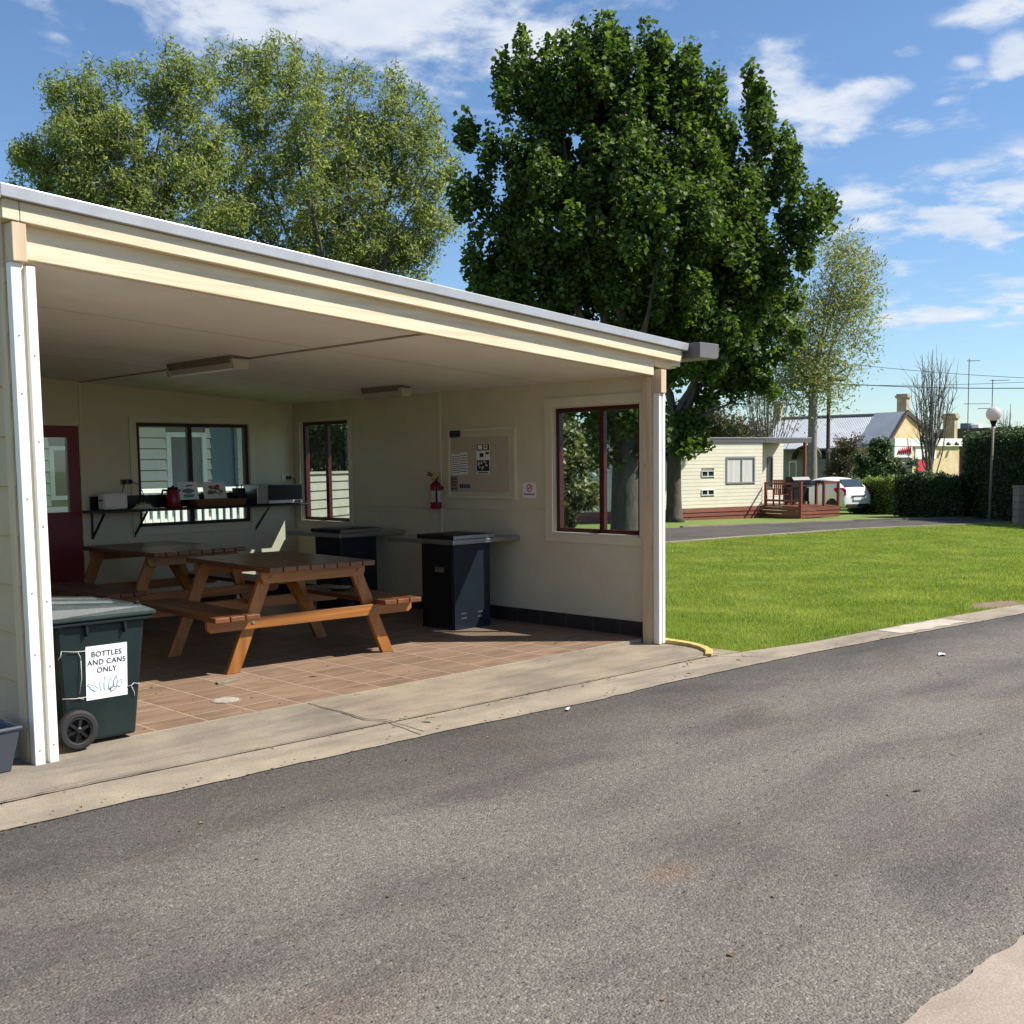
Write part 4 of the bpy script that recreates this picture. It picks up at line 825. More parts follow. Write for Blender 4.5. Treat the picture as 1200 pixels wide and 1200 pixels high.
def scrap(x, y, z, s, mat, name, label, cat, rz, seed):
    rn = random.Random(seed); q = MB(); n = 7; q.add([(s*math.cos(2*math.pi*i/n)*rn.uniform(.6, 1.1), .5*s*math.sin(2*math.pi*i/n)*rn.uniform(.6, 1.1), rn.uniform(.003, .02)) for i in range(n)]+[(0, 0, .012)], [(i, (i+1) % n, n) for i in range(n)])
    o = q.build(name, mat, fix=False); o.location = (x, y, z); o.rotation_euler.z = rz; tag(o, label, cat)
M['deadleaf'] = paint('dead_leaf', (0.22, 0.12, 0.05), 0.3, 0.8, 20, 0)
x, y = G(666, 830); scrap(x, y, .002, .045, M['paper'], 'paper_scrap', 'small white paper scrap on the road near the gutter', 'litter', .6, 1)
x, y = G(1104, 768); scrap(x, y, gz(x, y)+.002, .07, M['paper'], 'paper_scrap', 'pale flattened scrap on the road far right', 'litter', .2, 2)
for i, (px, py, lab) in enumerate(((368, 798, 'curled dead leaf on the sunny tiles near the front table leg'), (870, 775, 'dark dead leaf in the gutter past the yellow kerb'), (505, 845, 'dead leaf on the concrete in front of the tiles'))):
    x, y = G(px, py); scrap(x, y, .032 if i != 1 else .02, .04, M['deadleaf'], 'dead_leaf', lab, 'leaf', i*1.1, 20+i)

# dead leaves and grit blown along the gutter, the apron edge and the floor
def litter():
    rs = RS0(12); n = 420; x = np.concatenate([rs.uniform(-2, 12, 260)**1.0, rs.uniform(0.6, 5.4, 50), rs.uniform(-1, 9, 110)])
    jy = np.interp(x, [p[0] for p in KERB], [p[1] for p in KERB]); y = jy.copy()
    y[:260] += np.where(rs.rand(260) < .6, rs.normal(.36, .03, 260), rs.normal(.0, .05, 260)); y[260:310] = rs.uniform(.0, 1.5, 50); y[310:] = jy[310:]-rs.uniform(0, 3.2, 110)
    z = np.where((y > .2) & (x < 5.5), .033, np.where((y > -.75) & (x < 5.5), .028, .022)); z = z+np.where(x > 5.5, -K*np.clip((x-CAM[0])*FW[0]+(y-CAM[1])*FW[1]-S0, 0, 99), 0)
    z[310:] = np.array([gz(a, b)+.004 for a, b in zip(x[310:], y[310:])])
    ok = ~((x > 5.4) & (y > -.6)); P = np.stack([x, y, z], 1)[ok]; m = len(P); a = rs.rand(m)*6.28; s_ = rs.uniform(.003, .010, m)*(1+.6*(rs.rand(m) > .9)); V = np.empty((m, 4, 3)); c_, q_ = np.cos(a)*s_, np.sin(a)*s_
    V[:, 0] = P-np.stack([c_, q_, 0*c_], 1)*1.5; V[:, 2] = P+np.stack([c_, q_, 0*c_], 1)*1.5; V[:, 1] = P+np.stack([-q_, c_, .6*s_], 1); V[:, 3] = P+np.stack([q_, -c_, .5*s_], 1)
    i = np.arange(m)*4; F = np.concatenate([np.stack([i, i+1, i+2], 1), np.stack([i, i+2, i+3], 1)])
    tag(npmesh('leaf_litter', V.reshape(-1, 3), F, M['litter']), 'tiny dead leaves and grit scattered along the gutter and tiles', 'leaf litter', kind='stuff')
RS0 = np.random.RandomState
M['litter'] = leafmat('dry_leaf_litter', (0.07, 0.045, 0.025), (0.30, 0.22, 0.12), 0.15)
litter()
# ------------------------------------------------------------------ trees
RS = np.random.RandomState
def leaves(C, Ls, Ws, up, seed, droop=0.0, fold=0.25):
    rs = RS(seed); n = len(C); nv = rs.normal(size=(n, 3)); nv[:, 2] = np.abs(nv[:, 2])+up; nv /= np.linalg.norm(nv, axis=1)[:, None]
    t = rs.normal(size=(n, 3)); t[:, 2] -= droop; t -= (t*nv).sum(1)[:, None]*nv; t /= np.linalg.norm(t, axis=1)[:, None]; b = np.cross(nv, t)
    k = 0.65+0.7*rs.rand(n); Lh = (Ls*k/2)[:, None]; Wh = (Ws*k/2)[:, None]
    V = np.stack([C-t*Lh, C+b*Wh+nv*Wh*fold*2-t*Lh*.1, C+t*Lh, C-b*Wh+nv*Wh*fold*2-t*Lh*.1], 1).reshape(-1, 3)
    i = np.arange(n)*4; F = np.concatenate([np.stack([i, i+1, i+2], 1), np.stack([i, i+2, i+3], 1)], 1).reshape(-1, 3)
    return V, F
def blob_points(blobs, n, seed, power=0.42):
    rs = RS(seed); w = np.array([b[1][0]*b[1][1]*b[1][2]*b[2] for b in blobs]); w = w**0.8; w /= w.sum(); out = []
    for (c, r, _), k in zip(blobs, (w*n).astype(int)+1):
        d = rs.normal(size=(k, 3)); d /= np.linalg.norm(d, axis=1)[:, None]; lob = rs.normal(size=(9, 3)); lob /= np.linalg.norm(lob, axis=1)[:, None]
        wv = 0.80+0.38*np.clip((d @ lob.T).max(1)*1.9-1.05, 0, 1)-0.25*rs.rand(k)**3; d *= ((rs.rand(k)**power)*wv)[:, None]
        out.append(np.array(c)+d[:, :1]*r[0]*np.array([LT[0], LT[1], 0])+d[:, 1:2]*r[1]*np.array([FW[0], FW[1], 0])+d[:, 2:]*r[2]*np.array([0, 0, 1]))
    return np.concatenate(out)
def PB(px, py, depth, rx, ry, w=1.0, rd=None):
    k = depth/FPX; return (A(px, py, depth), (rx*k, (rd or (rx+ry)/2)*k, ry*k), w)
def tree(name, label, cat, px, depth, trunk_h, r0, blobs, ncl, nleaf, clr, leafL, leafW, leafm, barkm, seed, nlimb=9, twig=0.012, up=0.5, droop=0.0, group=None, sparse=1.0, lean=(0, 0), vert=1.0, base=None, extra=None):
    bx, by_, bz = base or at_ground(px, depth); o = thing(name, label, cat, (bx, by_, bz-0.05), 0, group); B = np.array([bx, by_, bz-0.05]); rn = random.Random(seed); rs = RS(seed)
    C = blob_points(blobs, ncl, seed)
    if extra is not None: C = np.concatenate([C, extra])
    C = C[C[:, 2] > bz+0.4]
    # trunk
    m = MB(); fork = B+np.array([lean[0], lean[1], trunk_h])
    tp = [B+(fork-B)*t+np.array([math.sin(t*3+seed)*.06, math.cos(t*2.3)*.06, 0])*trunk_h*.12*t for t in (0, .06, .2, .45, .75, 1.0)]
    m.tube([p-B for p in tp], [r0*1.45, r0*1.12, r0, r0*.93, r0*.88, r0*.85], 12)
    fork = tp[-1]
    # limbs towards spread-out cluster centres
    far_i = [int(np.argmax(np.linalg.norm(C-fork, axis=1)))]; dm = np.linalg.norm(C-C[far_i[0]], axis=1)
    for _ in range(nlimb-1): k = int(np.argmax(dm)); far_i.append(k); dm = np.minimum(dm, np.linalg.norm(C-C[k], axis=1))
    nodes = []; nrad = []
    for k in far_i:
        e = C[k]; d = e-fork; ln = np.linalg.norm(d); st = fork-np.array([0, 0, rn.uniform(0, .18)*trunk_h]); c1 = st+np.array([d[0]*.22, d[1]*.22, abs(d[2])*.45+ln*.1])
        ps = []; 
        for i in range(9):
            t = i/8; p = (1-t)**2*st+2*t*(1-t)*c1+t*t*e; p = p+rs.normal(size=3)*ln*.012*(0 < i < 8); ps.append(p)
        rr = r0*rn.uniform(.42, .6); rads = [max(twig, rr*(1-i/8)**1.1) for i in range(9)]
        m.tube([p-B for p in ps], rads, 7)
        for a, b_, ra in zip(ps[1:], ps[2:], rads[1:]): nodes += [a, (a+b_)/2]; nrad += [ra, ra]
    nodes = np.array(nodes); nrad = np.array(nrad); C = C[np.argsort(np.linalg.norm(C-fork, axis=1))]
    for c in C:
        # attach to a node below/inside rather than the nearest
        dd = np.linalg.norm(nodes-c, axis=1)+0.8*np.maximum(0, nodes[:, 2]-c[2]); k = int(np.argmin(dd)); s = nodes[k]; ln = np.linalg.norm(c-s)
        md = (s+c)/2+np.array([0, 0, .12*ln])+rs.normal(size=3)*.05*ln; r = min(nrad[k]*.6, twig*1.2+.010*ln)
        m.tube([s-B, md-B, c-B], [r, r*.7, twig*.5], 5, cap=False); nodes = np.concatenate([nodes, c[None]]); nrad = np.append(nrad, twig*1.2)
        # a twig or two beyond the cluster centre
        for _ in range(2):
            d = rs.normal(size=3); d[2] = abs(d[2])*.8*vert+.2-droop; d /= np.linalg.norm(d); m.tube([c-B, c+d*clr*1.1-B], [twig*.5, twig*.2], 4, cap=False)
    m.build('trunk', barkm, o, smooth=True, fix=False)
    per = np.maximum(3, (nleaf/len(C)*(0.5+rs.rand(len(C)))*sparse).astype(int)); idx = np.repeat(np.arange(len(C)), per); n = len(idx)
    d = rs.normal(size=(n, 3)); d /= np.linalg.norm(d, axis=1)[:, None]; d *= (rs.rand(n)**.5)[:, None]; sz = clr*(0.7+0.6*rs.rand(len(C)))[idx]
    P = C[idx]+d*sz[:, None]*np.array([1, 1, vert]); 
    if droop: P[:, 2] -= droop*clr*rs.rand(n)*1.5
    V, F = leaves(P-B, np.full(n, leafL), np.full(n, leafW), up, seed+1, droop)
    npmesh('crown', V, F, leafm, o); return o
def shoots(lst, depth, seed):
    """upright leading shoots that break the outline: lists of picture-angle positions turned into points at one depth"""
    rs = RS(seed); out = []
    for px, py, ln in lst:
        for i in range(5): 
            p = A(px+rs.uniform(-4, 4)*i/3, py+ln*i/4, depth+rs.uniform(-.5, .5)); out.append(p)
    return np.array(out)
d1 = 21.7
tree('maple_tree', 'large dense dark green maple tree rising behind the shelter roof', 'tree', 733, d1, 2.3, 0.30,
     [PB(745, 258, d1, 142, 140, 1), PB(705, 120, d1, 60, 62, 1.1), PB(713, 78, d1, 22, 30, 1.5), PB(765, 120, d1, 45, 60, 1), PB(868, 290, d1, 56, 78, 1), PB(622, 215, d1, 42, 72, 1), PB(598, 285, d1, 40, 55, 1), PB(836, 172, d1, 34, 50, 1), PB(630, 118, d1, 20, 42, 1), PB(655, 130, d1, 34, 50, 1), PB(640, 350, d1, 72, 60, 1), PB(800, 395, d1, 95, 55, 1), PB(720, 480, d1, 60, 60, 1), PB(562, 232, d1, 13, 22, 1), PB(806, 110, d1, 30, 40, 1), PB(822, 170, d1, 30, 58, 1), PB(845, 240, d1, 40, 50, 1), PB(928, 262, d1, 22, 22, 1), PB(888, 215, d1, 22, 30, 1), PB(588, 335, d1, 18, 22, 1), PB(890, 335, d1, 28, 34, 1)],
     1150, 150000, .235, .108, .092, M['leaf_maple'], M['bark'], 11, 12, .009, .35, vert=1.6,
     extra=shoots([(613, 46, 55), (702, 40, 45), (713, 32, 50), (727, 48, 40), (760, 48, 45), (775, 52, 40), (808, 66, 45), (840, 88, 45), (880, 90, 75), (893, 110, 50), (918, 166, 40), (930, 180, 40), (965, 238, 22), (950, 234, 26), (546, 152, 12), (574, 165, 30), (660, 50, 55), (640, 62, 50), (592, 78, 45), (540, 222, 22), (556, 300, 18), (566, 330, 16), (944, 286, 20), (896, 134, 40), (680, 40, 50)], d1, 3))
d2 = 39.4
tree('maple_tree', 'maple tree with forked trunk standing between shelter post and cream cabin', 'tree', 790, d2, 3.4, 0.27,
     [PB(845, 415, d2, 62, 45, 1), PB(806, 508, d2, 26, 45, 1), PB(885, 360, d2, 60, 70, 1), PB(870, 440, d2, 42, 28, 1), PB(780, 400, d2, 60, 40, 1), PB(825, 470, d2, 24, 14, .6)],
     230, 19000, .50, .21, .19, M['leaf_maple'], M['bark'], 23, 7, .014, .35)
d3 = 24.0
tree('ash_tree', 'light green feathery tree over the left half of the shelter roof', 'tree', 128, d3, 3.5, 0.22,
     [PB(130, 185, d3, 100, 85, 1), PB(60, 205, d3, 50, 50, 1), PB(205, 110, d3, 42, 50, 1), PB(95, 125, d3, 50, 45, 1), PB(180, 240, d3, 110, 60, 1), PB(150, 90, d3, 30, 25, 1), PB(40, 190, d3, 30, 30, 1), PB(235, 165, d3, 40, 55, .9), PB(100, 290, d3, 90, 60, 1)],
     800, 58000, .27, .105, .036, M['leaf_ash'], M['bark'], 31, 16, .014, .2, droop=.15, sparse=1.0, group='ash trees behind the shelter', extra=shoots([(195, 50, 40), (215, 70, 30), (105, 75, 30), (70, 105, 20), (240, 80, 30), (25, 180, 15)], d3, 5))
d3b = 26.0
tree('ash_tree', 'taller open crowned light green tree over the middle of the shelter roof', 'tree', 395, d3b, 3.2, 0.24,
     [PB(385, 205, d3b, 125, 110, 1), PB(295, 120, d3b, 45, 65, 1), PB(340, 90, d3b, 40, 40, 1), PB(440, 140, d3b, 70, 55, 1), PB(495, 205, d3b, 42, 75, 1), PB(400, 295, d3b, 120, 50, 1), PB(470, 295, d3b, 60, 40, 1), PB(270, 240, d3b, 60, 80, 1), PB(300, 70, d3b, 26, 30, 1), PB(510, 260, d3b, 28, 50, 1)],
     1100, 74000, .28, .105, .036, M['leaf_ash'], M['bark'], 37, 22, .015, .2, droop=.15, group='ash trees behind the shelter', extra=shoots([(272, 55, 40), (345, 52, 30), (320, 45, 30), (400, 88, 25), (430, 85, 25), (470, 95, 25), (505, 125, 25), (530, 185, 20), (250, 55, 40), (375, 70, 25)], d3b, 6))
d4 = 58.0
tree('willow_tree', 'tall pale wispy young leafed tree behind the deck and parked car', 'tree', 952, d4, 6.6, 0.26,
     [PB(955, 380, d4, 62, 70, 1), PB(985, 320, d4, 40, 50, 1), PB(1000, 350, d4, 32, 50, 1), PB(930, 430, d4, 50, 45, 1), PB(985, 290, d4, 26, 24, 1), PB(1012, 300, d4, 18, 22, .8), PB(1014, 395, d4, 16, 30, .6), PB(925, 380, d4, 26, 40, .8), PB(900, 455, d4, 32, 28, .6), PB(965, 440, d4, 40, 40, 1)],
     420, 19000, .95, .22, .07, M['leaf_pale'], M['palebark'], 41, 10, .016, .1, droop=.7, sparse=.9)
def bare_tree(name, label, px, depth, top_py, half_px, seed, n=26):
    bx, by_, bz = at_ground(px, depth); o = thing(name, label, 'tree', (bx, by_, bz)); rn = random.Random(seed); m = MB(); H = A(px, top_py, depth)[2]-bz; W = half_px*depth/FPX
    for i in range(n):
        a = rn.random()*6.28; rr = W*rn.uniform(.2, 1)**.7; h = H*(1-.35*(rr/W)**1.5*rn.uniform(.5, 1.2)); ps = []; z0 = H*rn.uniform(.05, .35)
        for k in range(7): t = k/6; ps.append((rr*math.cos(a)*t**.7+rn.gauss(0, .05), rr*math.sin(a)*t**.7+rn.gauss(0, .05), z0+(h-z0)*t))
        ps[0] = (0, 0, z0); m.tube(ps, [.028*(1-t/6.3)+.007 for t in range(7)], 5)
        for q in range(7):
            b_ = Vector(ps[rn.randint(2, 5)]); d = Vector((rn.gauss(0, .3), rn.gauss(0, .3), rn.uniform(.4, 1))).normalized()*H*rn.uniform(.08, .2); m.tube([b_, b_+d*.5+Vector((rn.gauss(0, .06), rn.gauss(0, .06), 0)), b_+d], [.013, .009, .005], 4)
    m.tube([(0, 0, -.1), (.02, 0, H*.2), (0, .03, H*.5), (.02, 0, H*.97)], [.13, .11, .07, .012], 8)
    m.build('trunk', M['greybark'], o, smooth=True, fix=False); return o
bare_tree('bare_tree', 'leafless upright grey tree in front of the yellow shop', 1090, 50, 405, 28, 3, 30)
bare_tree('bare_tree', 'leafless thin tree rising behind the tall hedge near the right edge', 1182, 60, 470, 16, 8, 14)
bare_tree('bare_tree', 'leafless spreading grey tree in front of the left chimney', 900, 66, 390, 46, 12, 30)
# shrubs and hedges
def shrub(name, label, px, depth, blobs, n, lL, lW, lm, seed, cat='shrub', stem=True, ncl=60, clr=.35):
    bx, by_, bz = at_ground(px, depth); o = thing(name, label, cat, (bx, by_, bz)); B = np.array([bx, by_, bz]); rs = RS(seed); C = blob_points(blobs, ncl, seed, .5)
    m = MB()
    for c in C[::3]: m.tube([(0, 0, -.1), tuple((c-B)*np.array([.35, .35, .6])), tuple(c-B)], [.05, .03, .008], 5)
    m.build('stem', M['bark'], o, fix=False, smooth=True)
    idx = rs.randint(0, len(C), n); d = rs.normal(size=(n, 3)); d /= np.linalg.norm(d, axis=1)[:, None]; P = C[idx]+d*(clr*rs.rand(n)**.5)[:, None]
    P[:, 2] = np.maximum(P[:, 2], bz+.05); V, F = leaves(P-B, np.full(n, lL), np.full(n, lW), .5, seed); npmesh('foliage', V, F, lm, o); return o
shrub('shrub', 'tall dark green shrub with rounded top beside the house roof', 1032, 52, [PB(1030, 545, 52, 26, 38, 1), PB(1052, 560, 52, 20, 26, 1)], 9000, .15, .09, M['leaf_hedge'], 5)
shrub('shrub', 'russet brown feathery shrub in front of the iron roof', 992, 56, [PB(992, 528, 56, 22, 26, 1), PB(985, 555, 56, 20, 24, 1)], 5500, .14, .06, M['leaf_brown'], 6)
shrub('conifer', 'olive green bushy conifer rising behind the cream cabin roof', 828, 62, [PB(828, 505, 62, 45, 38, 1), PB(800, 520, 62, 40, 40, 1), PB(850, 520, 62, 30, 30, 1)], 15000, .20, .09, M['leaf_olive'], 7, 'tree', ncl=120, clr=.6)
shrub('shrub', 'pale variegated bush seen through the large maroon window', 668, 30, [PB(672, 530, 30, 24, 40, 1), PB(668, 580, 30, 28, 34, 1), PB(640, 585, 30, 30, 34, 1), PB(660, 500, 30, 30, 40, 1), PB(640, 540, 30, 30, 40, 1)], 6500, .17, .11, M['leaf_varieg'], 8, ncl=70, clr=.4)
shrub('shrub', 'dark green bush behind the noticeboard end of the shelter', 600, 34, [PB(610, 560, 34, 60, 60, 1), PB(560, 540, 34, 60, 60, 1)], 9000, .2, .12, M['leaf_hedge'], 9, ncl=90, clr=.5)
M['hedgecore'] = paint('hedge_twigs', (0.012, 0.018, 0.008), 0.3, 0.95, 9.0, 0.2)
def hedge(label, pts, width, h, n, lm, seed, lL=.10, lW=.06, top_lm=None):
    """row along pts (ground x, y); foliage on a boxy hedge with an uneven face"""
    (xa, ya), (xb, yb) = pts; d = Vector((xb-xa, yb-ya)); ln = d.length; d.normalize(); nx, ny = -d.y, d.x; bz = min(gz(xa, ya), gz(xb, yb))
    o = thing('hedge', label, 'hedge', (xa, ya, bz), math.atan2(d.y, d.x)); w = width/2
    core = MB(); core.box(.12, ln-.12, -w+.14, w-.14, -.1, h-.15); core.build('branches', M['hedgecore'], o, bevel=.05)
    rs = RS(seed); u = rs.rand(n)*ln; q = rs.rand(n); f = rs.rand(n)
    per = np.array([h, h, width, .5*h*width/ln, .5*h*width/ln]); per /= per.sum(); side = rs.choice(5, n, p=per)
    P = np.zeros((n, 3)); wob = .09*np.sin(u*2.1+seed)+.06*np.sin(u*5.3+q*4); dep = rs.rand(n)**2*.22
    P[:, 0] = np.where(side == 3, dep, np.where(side == 4, ln-dep, u))
    P[:, 1] = np.where(side == 0, -w+dep+wob*.6, np.where(side == 1, w-dep+wob*.6, (q*2-1)*w*.98))
    P[:, 2] = np.where(side == 2, h-dep+wob+.22*np.clip(np.sin(u*6.1+q*9)*np.sin(u*2.7+seed), 0, 1)*rs.rand(n), f*h*.99+wob*(f > .9))
    P += rs.normal(size=(n, 3))*.025; P[:, 2] = np.maximum(P[:, 2], .02)
    V, F = leaves(P, np.full(n, lL), np.full(n, lW), .25, seed); npmesh('foliage', V, F, lm, o)
    return o
hedge('tall dark clipped hedge at the right behind the globe lamp', ((37.9, 10.35), (29.9, 1.8)), 1.6, 2.98, 34000, M['leaf_hedge'], 3)
hedge('low lime topped hedge behind the white car', (G(1004, 600), G(1062, 602)), .9, 1.35, 12000, M['leaf_limehedge'], 4)
hedge('low dark glossy hedge between the lime hedge and the tall hedge', (G(1058, 604), G(1136, 607)), .9, 1.50, 14000, M['leaf_hedge'], 5)
# far wood on the rise behind the cabin
def far_wood():
    rs = RS(9); bl = [PB(px, 516+6*math.sin(px*.05), 150, 22, 22, 1, 20) for px in range(560, 960, 14)]; C = blob_points(bl, 800, 5, .6); idx = rs.randint(0, len(C), 16000)
    P = C[idx]+rs.normal(size=(16000, 3))*.8; V, F = leaves(P, np.full(16000, .6), np.full(16000, .4), .4, 6); tag(npmesh('distant_wood', V, F, M['leaf_grey']), 'grey brown distant wood behind the cabin roof', 'wood', kind='stuff')
far_wood()

# ------------------------------------------------------------------ weatherboard walls
def boards(m, p, d, n, length, z0, z1, exp, opens=(), mi=0, t=.02, gap=0.0):
    """lapped boards from p along unit d, outward normal n; openings (u0,u1,z0,z1) are left clear"""
    p, d, n = Vector(p), Vector(d), Vector(n); z = z0; up = Vector((0, 0, 1))
    while z < z1-1e-3:
        zt = min(z+exp, z1)-gap; segs = [(0, length)]
        for a, b, c, e in opens:
            if zt > c+.02 and z < e-.02:
                ns = []
                for s, f in segs:
                    if b <= s or a >= f: ns.append((s, f))
                    else:
                        if a > s: ns.append((s, a))
                        if b < f: ns.append((b, f))
                segs = ns
        for s, f in segs:
            q = [p+d*s+up*z+n*t, p+d*f+up*z+n*t, p+d*f+up*z, p+d*s+up*z]; w = [p+d*s+up*zt+n*.004, p+d*f+up*zt+n*.004, p+d*f+up*zt, p+d*s+up*zt]; m.hexa(q, w, mi)
        z += exp
def opening(par, name, p, d, n, u0, u1, z0, z1, frame, fill, fw=.06, bars=(), depth=.06, fillname='pane'):
    p, d, n = Vector(p), Vector(d), Vector(n); up = Vector((0, 0, 1)); m = MB()
    def slab(mm, a, b, c, e, n0, n1): mm.hexa([p+d*a+up*c+n*n0, p+d*b+up*c+n*n0, p+d*b+up*c+n*n1, p+d*a+up*c+n*n1], [p+d*a+up*e+n*n0, p+d*b+up*e+n*n0, p+d*b+up*e+n*n1, p+d*a+up*e+n*n1])
    slab(m, u0, u1, z0, z0+fw, -.02, .035); slab(m, u0, u1, z1-fw, z1, -.02, .035); slab(m, u0, u0+fw, z0+fw, z1-fw, -.02, .035); slab(m, u1-fw, u1, z0+fw, z1-fw, -.02, .035)
    for b in bars: slab(m, b-.022, b+.022, z0+fw, z1-fw, -.015, .025)
    fo = m.build(name, frame, par); g = MB(); slab(g, u0+fw, u1-fw, z0+fw, z1-fw, -.012, -.004)
    g.build(fillname, fill, fo); return fo

# ---- cream cabin behind the lawn
ca = Vector((.961, -.276, 0)); cn = Vector((-.276, -.961, 0)); cp = Vector((34.70, 17.45, 0)); LEN = 9.2; c0 = cp-ca*LEN; gzc = -0.52
CB = thing('cabin', 'cream weatherboard cabin with flat dark roof beyond the lawn', 'cabin', (c0.x, c0.y, gzc)); P0 = (0, 0, 0)
m = MB(); ops = [(LEN-1.78, LEN-.38, 1.28, 2.28), (LEN-2.95, LEN-2.35, 1.55, 1.78), (LEN-2.95, LEN-2.35, .86, 1.08), (1.2, 2.4, 1.2, 2.2)]
boards(m, P0, ca, cn, LEN, .40, 2.80, .135, ops, t=.010)
in_ = -cn*.05; q = [P0, ca*LEN, ca*LEN-cn*3.2, -cn*3.2]; core = MB(); Q = [Vector(p)+in_ for p in q]; core.hexa([v+Vector((0, 0, -.2)) for v in Q], [v+Vector((0, 0, 2.80)) for v in Q]); 
m2 = MB(); m2.v, m2.f, m2.m = m.v, m.f, m.m
wallo = m.build('wall', M['weather'], CB, fix=False); core.build('inner_wall', M['weather'], wallo)
# recessed side wall along the porch
m = MB(); boards(m, tuple(ca*LEN-cn*1.7), ca, cn, 2.62, .40, 2.80, .135, [(1.76, 2.06, 1.0, 2.25)], t=.010); rw = m.build('wall', M['weather'], CB, fix=False)
core = MB(); q = [ca*LEN-cn*1.75, ca*(LEN+2.62)-cn*1.75, ca*(LEN+2.62)-cn*3.2, ca*LEN-cn*3.2]; core.hexa([v+Vector((0, 0, -.2)) for v in q], [v+Vector((0, 0, 2.80)) for v in q]); core.build('inner_wall', M['weather'], rw)
opening(CB, 'window', tuple(ca*LEN-cn*1.7), ca, cn, 1.76, 2.06, 1.0, 2.25, M['darksteel'], M['darkglass'], .05)
opening(CB, 'window', P0, ca, cn, *ops[0], M['steel'], M['curtain'], .05, (LEN-1.02,), fillname='curtain')
for k in (1, 2): opening(CB, 'louvre_window', P0, ca, cn, *ops[k], M['white'], M['darkglass'], .03, (LEN-2.65,))
opening(CB, 'window', P0, ca, cn, *ops[3], M['white'], M['curtain'], .05, (1.8,), fillname='curtain')
sk = MB(); z = -.02
for k in range(3): boards(sk, (ca*0).to_tuple(), ca, cn, LEN, -.06+k*.15, .085+k*.15, .15, t=.03)
sk.build('skirt', M['decking'], CB, fix=False)
m = MB(); rq = [-ca*.3+cn*.05, ca*(LEN+.1)+cn*.05, ca*(LEN+.1)-cn*3.4, -ca*.3-cn*3.4]; m.hexa([v+Vector((0, 0, 2.80)) for v in rq], [v+Vector((0, 0, 2.97)) for v in rq])
rf = m.build('roof', M['darksteel'], CB, bevel=.01)
m = MB(); rq = [ca*(LEN+.1)+cn*.06, ca*(LEN+2.45)+cn*.06, ca*(LEN+2.45)-cn*3.4, ca*(LEN+.1)-cn*3.4]; m.hexa([v+Vector((0, 0, 2.803)) for v in rq], [v+Vector((0, 0, 2.965)) for v in rq]); m.build('porch_roof', M['darksteel'], CB)
fl_ = MB(); rq = [-ca*.32+cn*.07, ca*(LEN+2.47)+cn*.07, ca*(LEN+2.47)-cn*.10, -ca*.32-cn*.10]; fl_.hexa([v+Vector((0, 0, 2.972)) for v in rq], [v+Vector((0, 0, 3.01)) for v in rq]); fl_.build('roof_edge', M['steel'], rf)
# ---- deck: its near corner carries the porch post
DK = thing('timber_deck', 'red brown timber deck with posts and rails beside the cream cabin', 'deck', (34.29, 15.55, -.53)); bvec = Vector((.276, .961, 0)); bx_ = ca
W_, Dp = 1.95, 3.55
m = MB()
for k in range(25): 
    a0 = k*Dp/25; q = [bx_*0+bvec*a0, bx_*W_+bvec*a0, bx_*W_+bvec*(a0+.13), bx_*0+bvec*(a0+.13)]; m.hexa([v+Vector((0, 0, .385)) for v in q], [v+Vector((0, 0, .42)) for v in q])
m.build('deck_boards', M['decking'], DK)
m = MB()
for k in range(3):
    boards(m, (0, 0, 0), bx_, cn, W_, .0+k*.13, .12+k*.13, .13, t=.025); boards(m, tuple(bvec*Dp), -bvec, -ca, Dp, .0+k*.13, .12+k*.13, .13, t=.025)
m.build('fascia_boards', M['decking'], DK, fix=False)
def dpost(v, z0, z1, s=.045, name='deck_post'):
    m = MB(); m.box(v.x-s, v.x+s, v.y-s, v.y+s, z0, z1); return m.build(name, M['decking'], DK)
dpost(bx_*.03-cn*.03, -.1, 1.34, .055); dpost(bx_*1.95+bvec*1.84, .42, 2.82, .055)

for v in (bx_*W_-cn*.05, bx_*W_*.62-cn*.05, bx_*W_+bvec*1.2, bvec*1.9+bx_*.02): dpost(v, .42, 1.32)
m = MB()
for z in (1.26, .62): m.bar(tuple(bvec*.08+Vector((0, 0, z))), tuple(bvec*1.9+Vector((0, 0, z))), .035, .08); 
for z in (1.28,): m.bar(tuple(bx_*W_*.62-cn*.05+Vector((0, 0, z))), tuple(bx_*W_-cn*.05+Vector((0, 0, z))), .035, .09); m.bar(tuple(bx_*W_-cn*.05+Vector((0, 0, z))), tuple(bx_*W_+bvec*1.2+Vector((0, 0, z))), .035, .09)
m.build('rail', M['decking'], DK)
# outdoor chair and covered barbecue on the deck
o = thing('wooden_chair', 'wooden slatted armchair on the deck of the cream cabin', 'chair', tuple(Vector((34.29, 15.55, -.11))+bvec*1.45+bx_*.45), R(-30))
q = MB(); [q.box(-.25, .25, -.24+.085*i, -.17+.085*i, .40, .42) for i in range(6)]; q.build('seat', M['decking'], o)
q = MB(); [q.box(-.22+.085*i, -.16+.085*i, .25, .27, .42, .92) for i in range(6)]; q.box(-.26, .26, .245, .275, .90, .97); q.build('backrest', M['decking'], o)
for sx in (-1, 1):
    for sy in (-1, 1): 
        q = MB(); q.box(sx*.25-.025, sx*.25+.025, sy*.24-.025, sy*.24+.025, 0, .62); q.build('leg', M['decking'], o)
    q = MB(); q.box(sx*.26-.035, sx*.26+.035, -.28, .27, .62, .645); q.build('armrest', M['decking'], o)
o = thing('covered_barbecue', 'dark hooded barbecue at the back of the cabin deck', 'barbecue', tuple(Vector((34.29, 15.55, -.11))+bvec*1.6+bx_*1.35), R(-16))
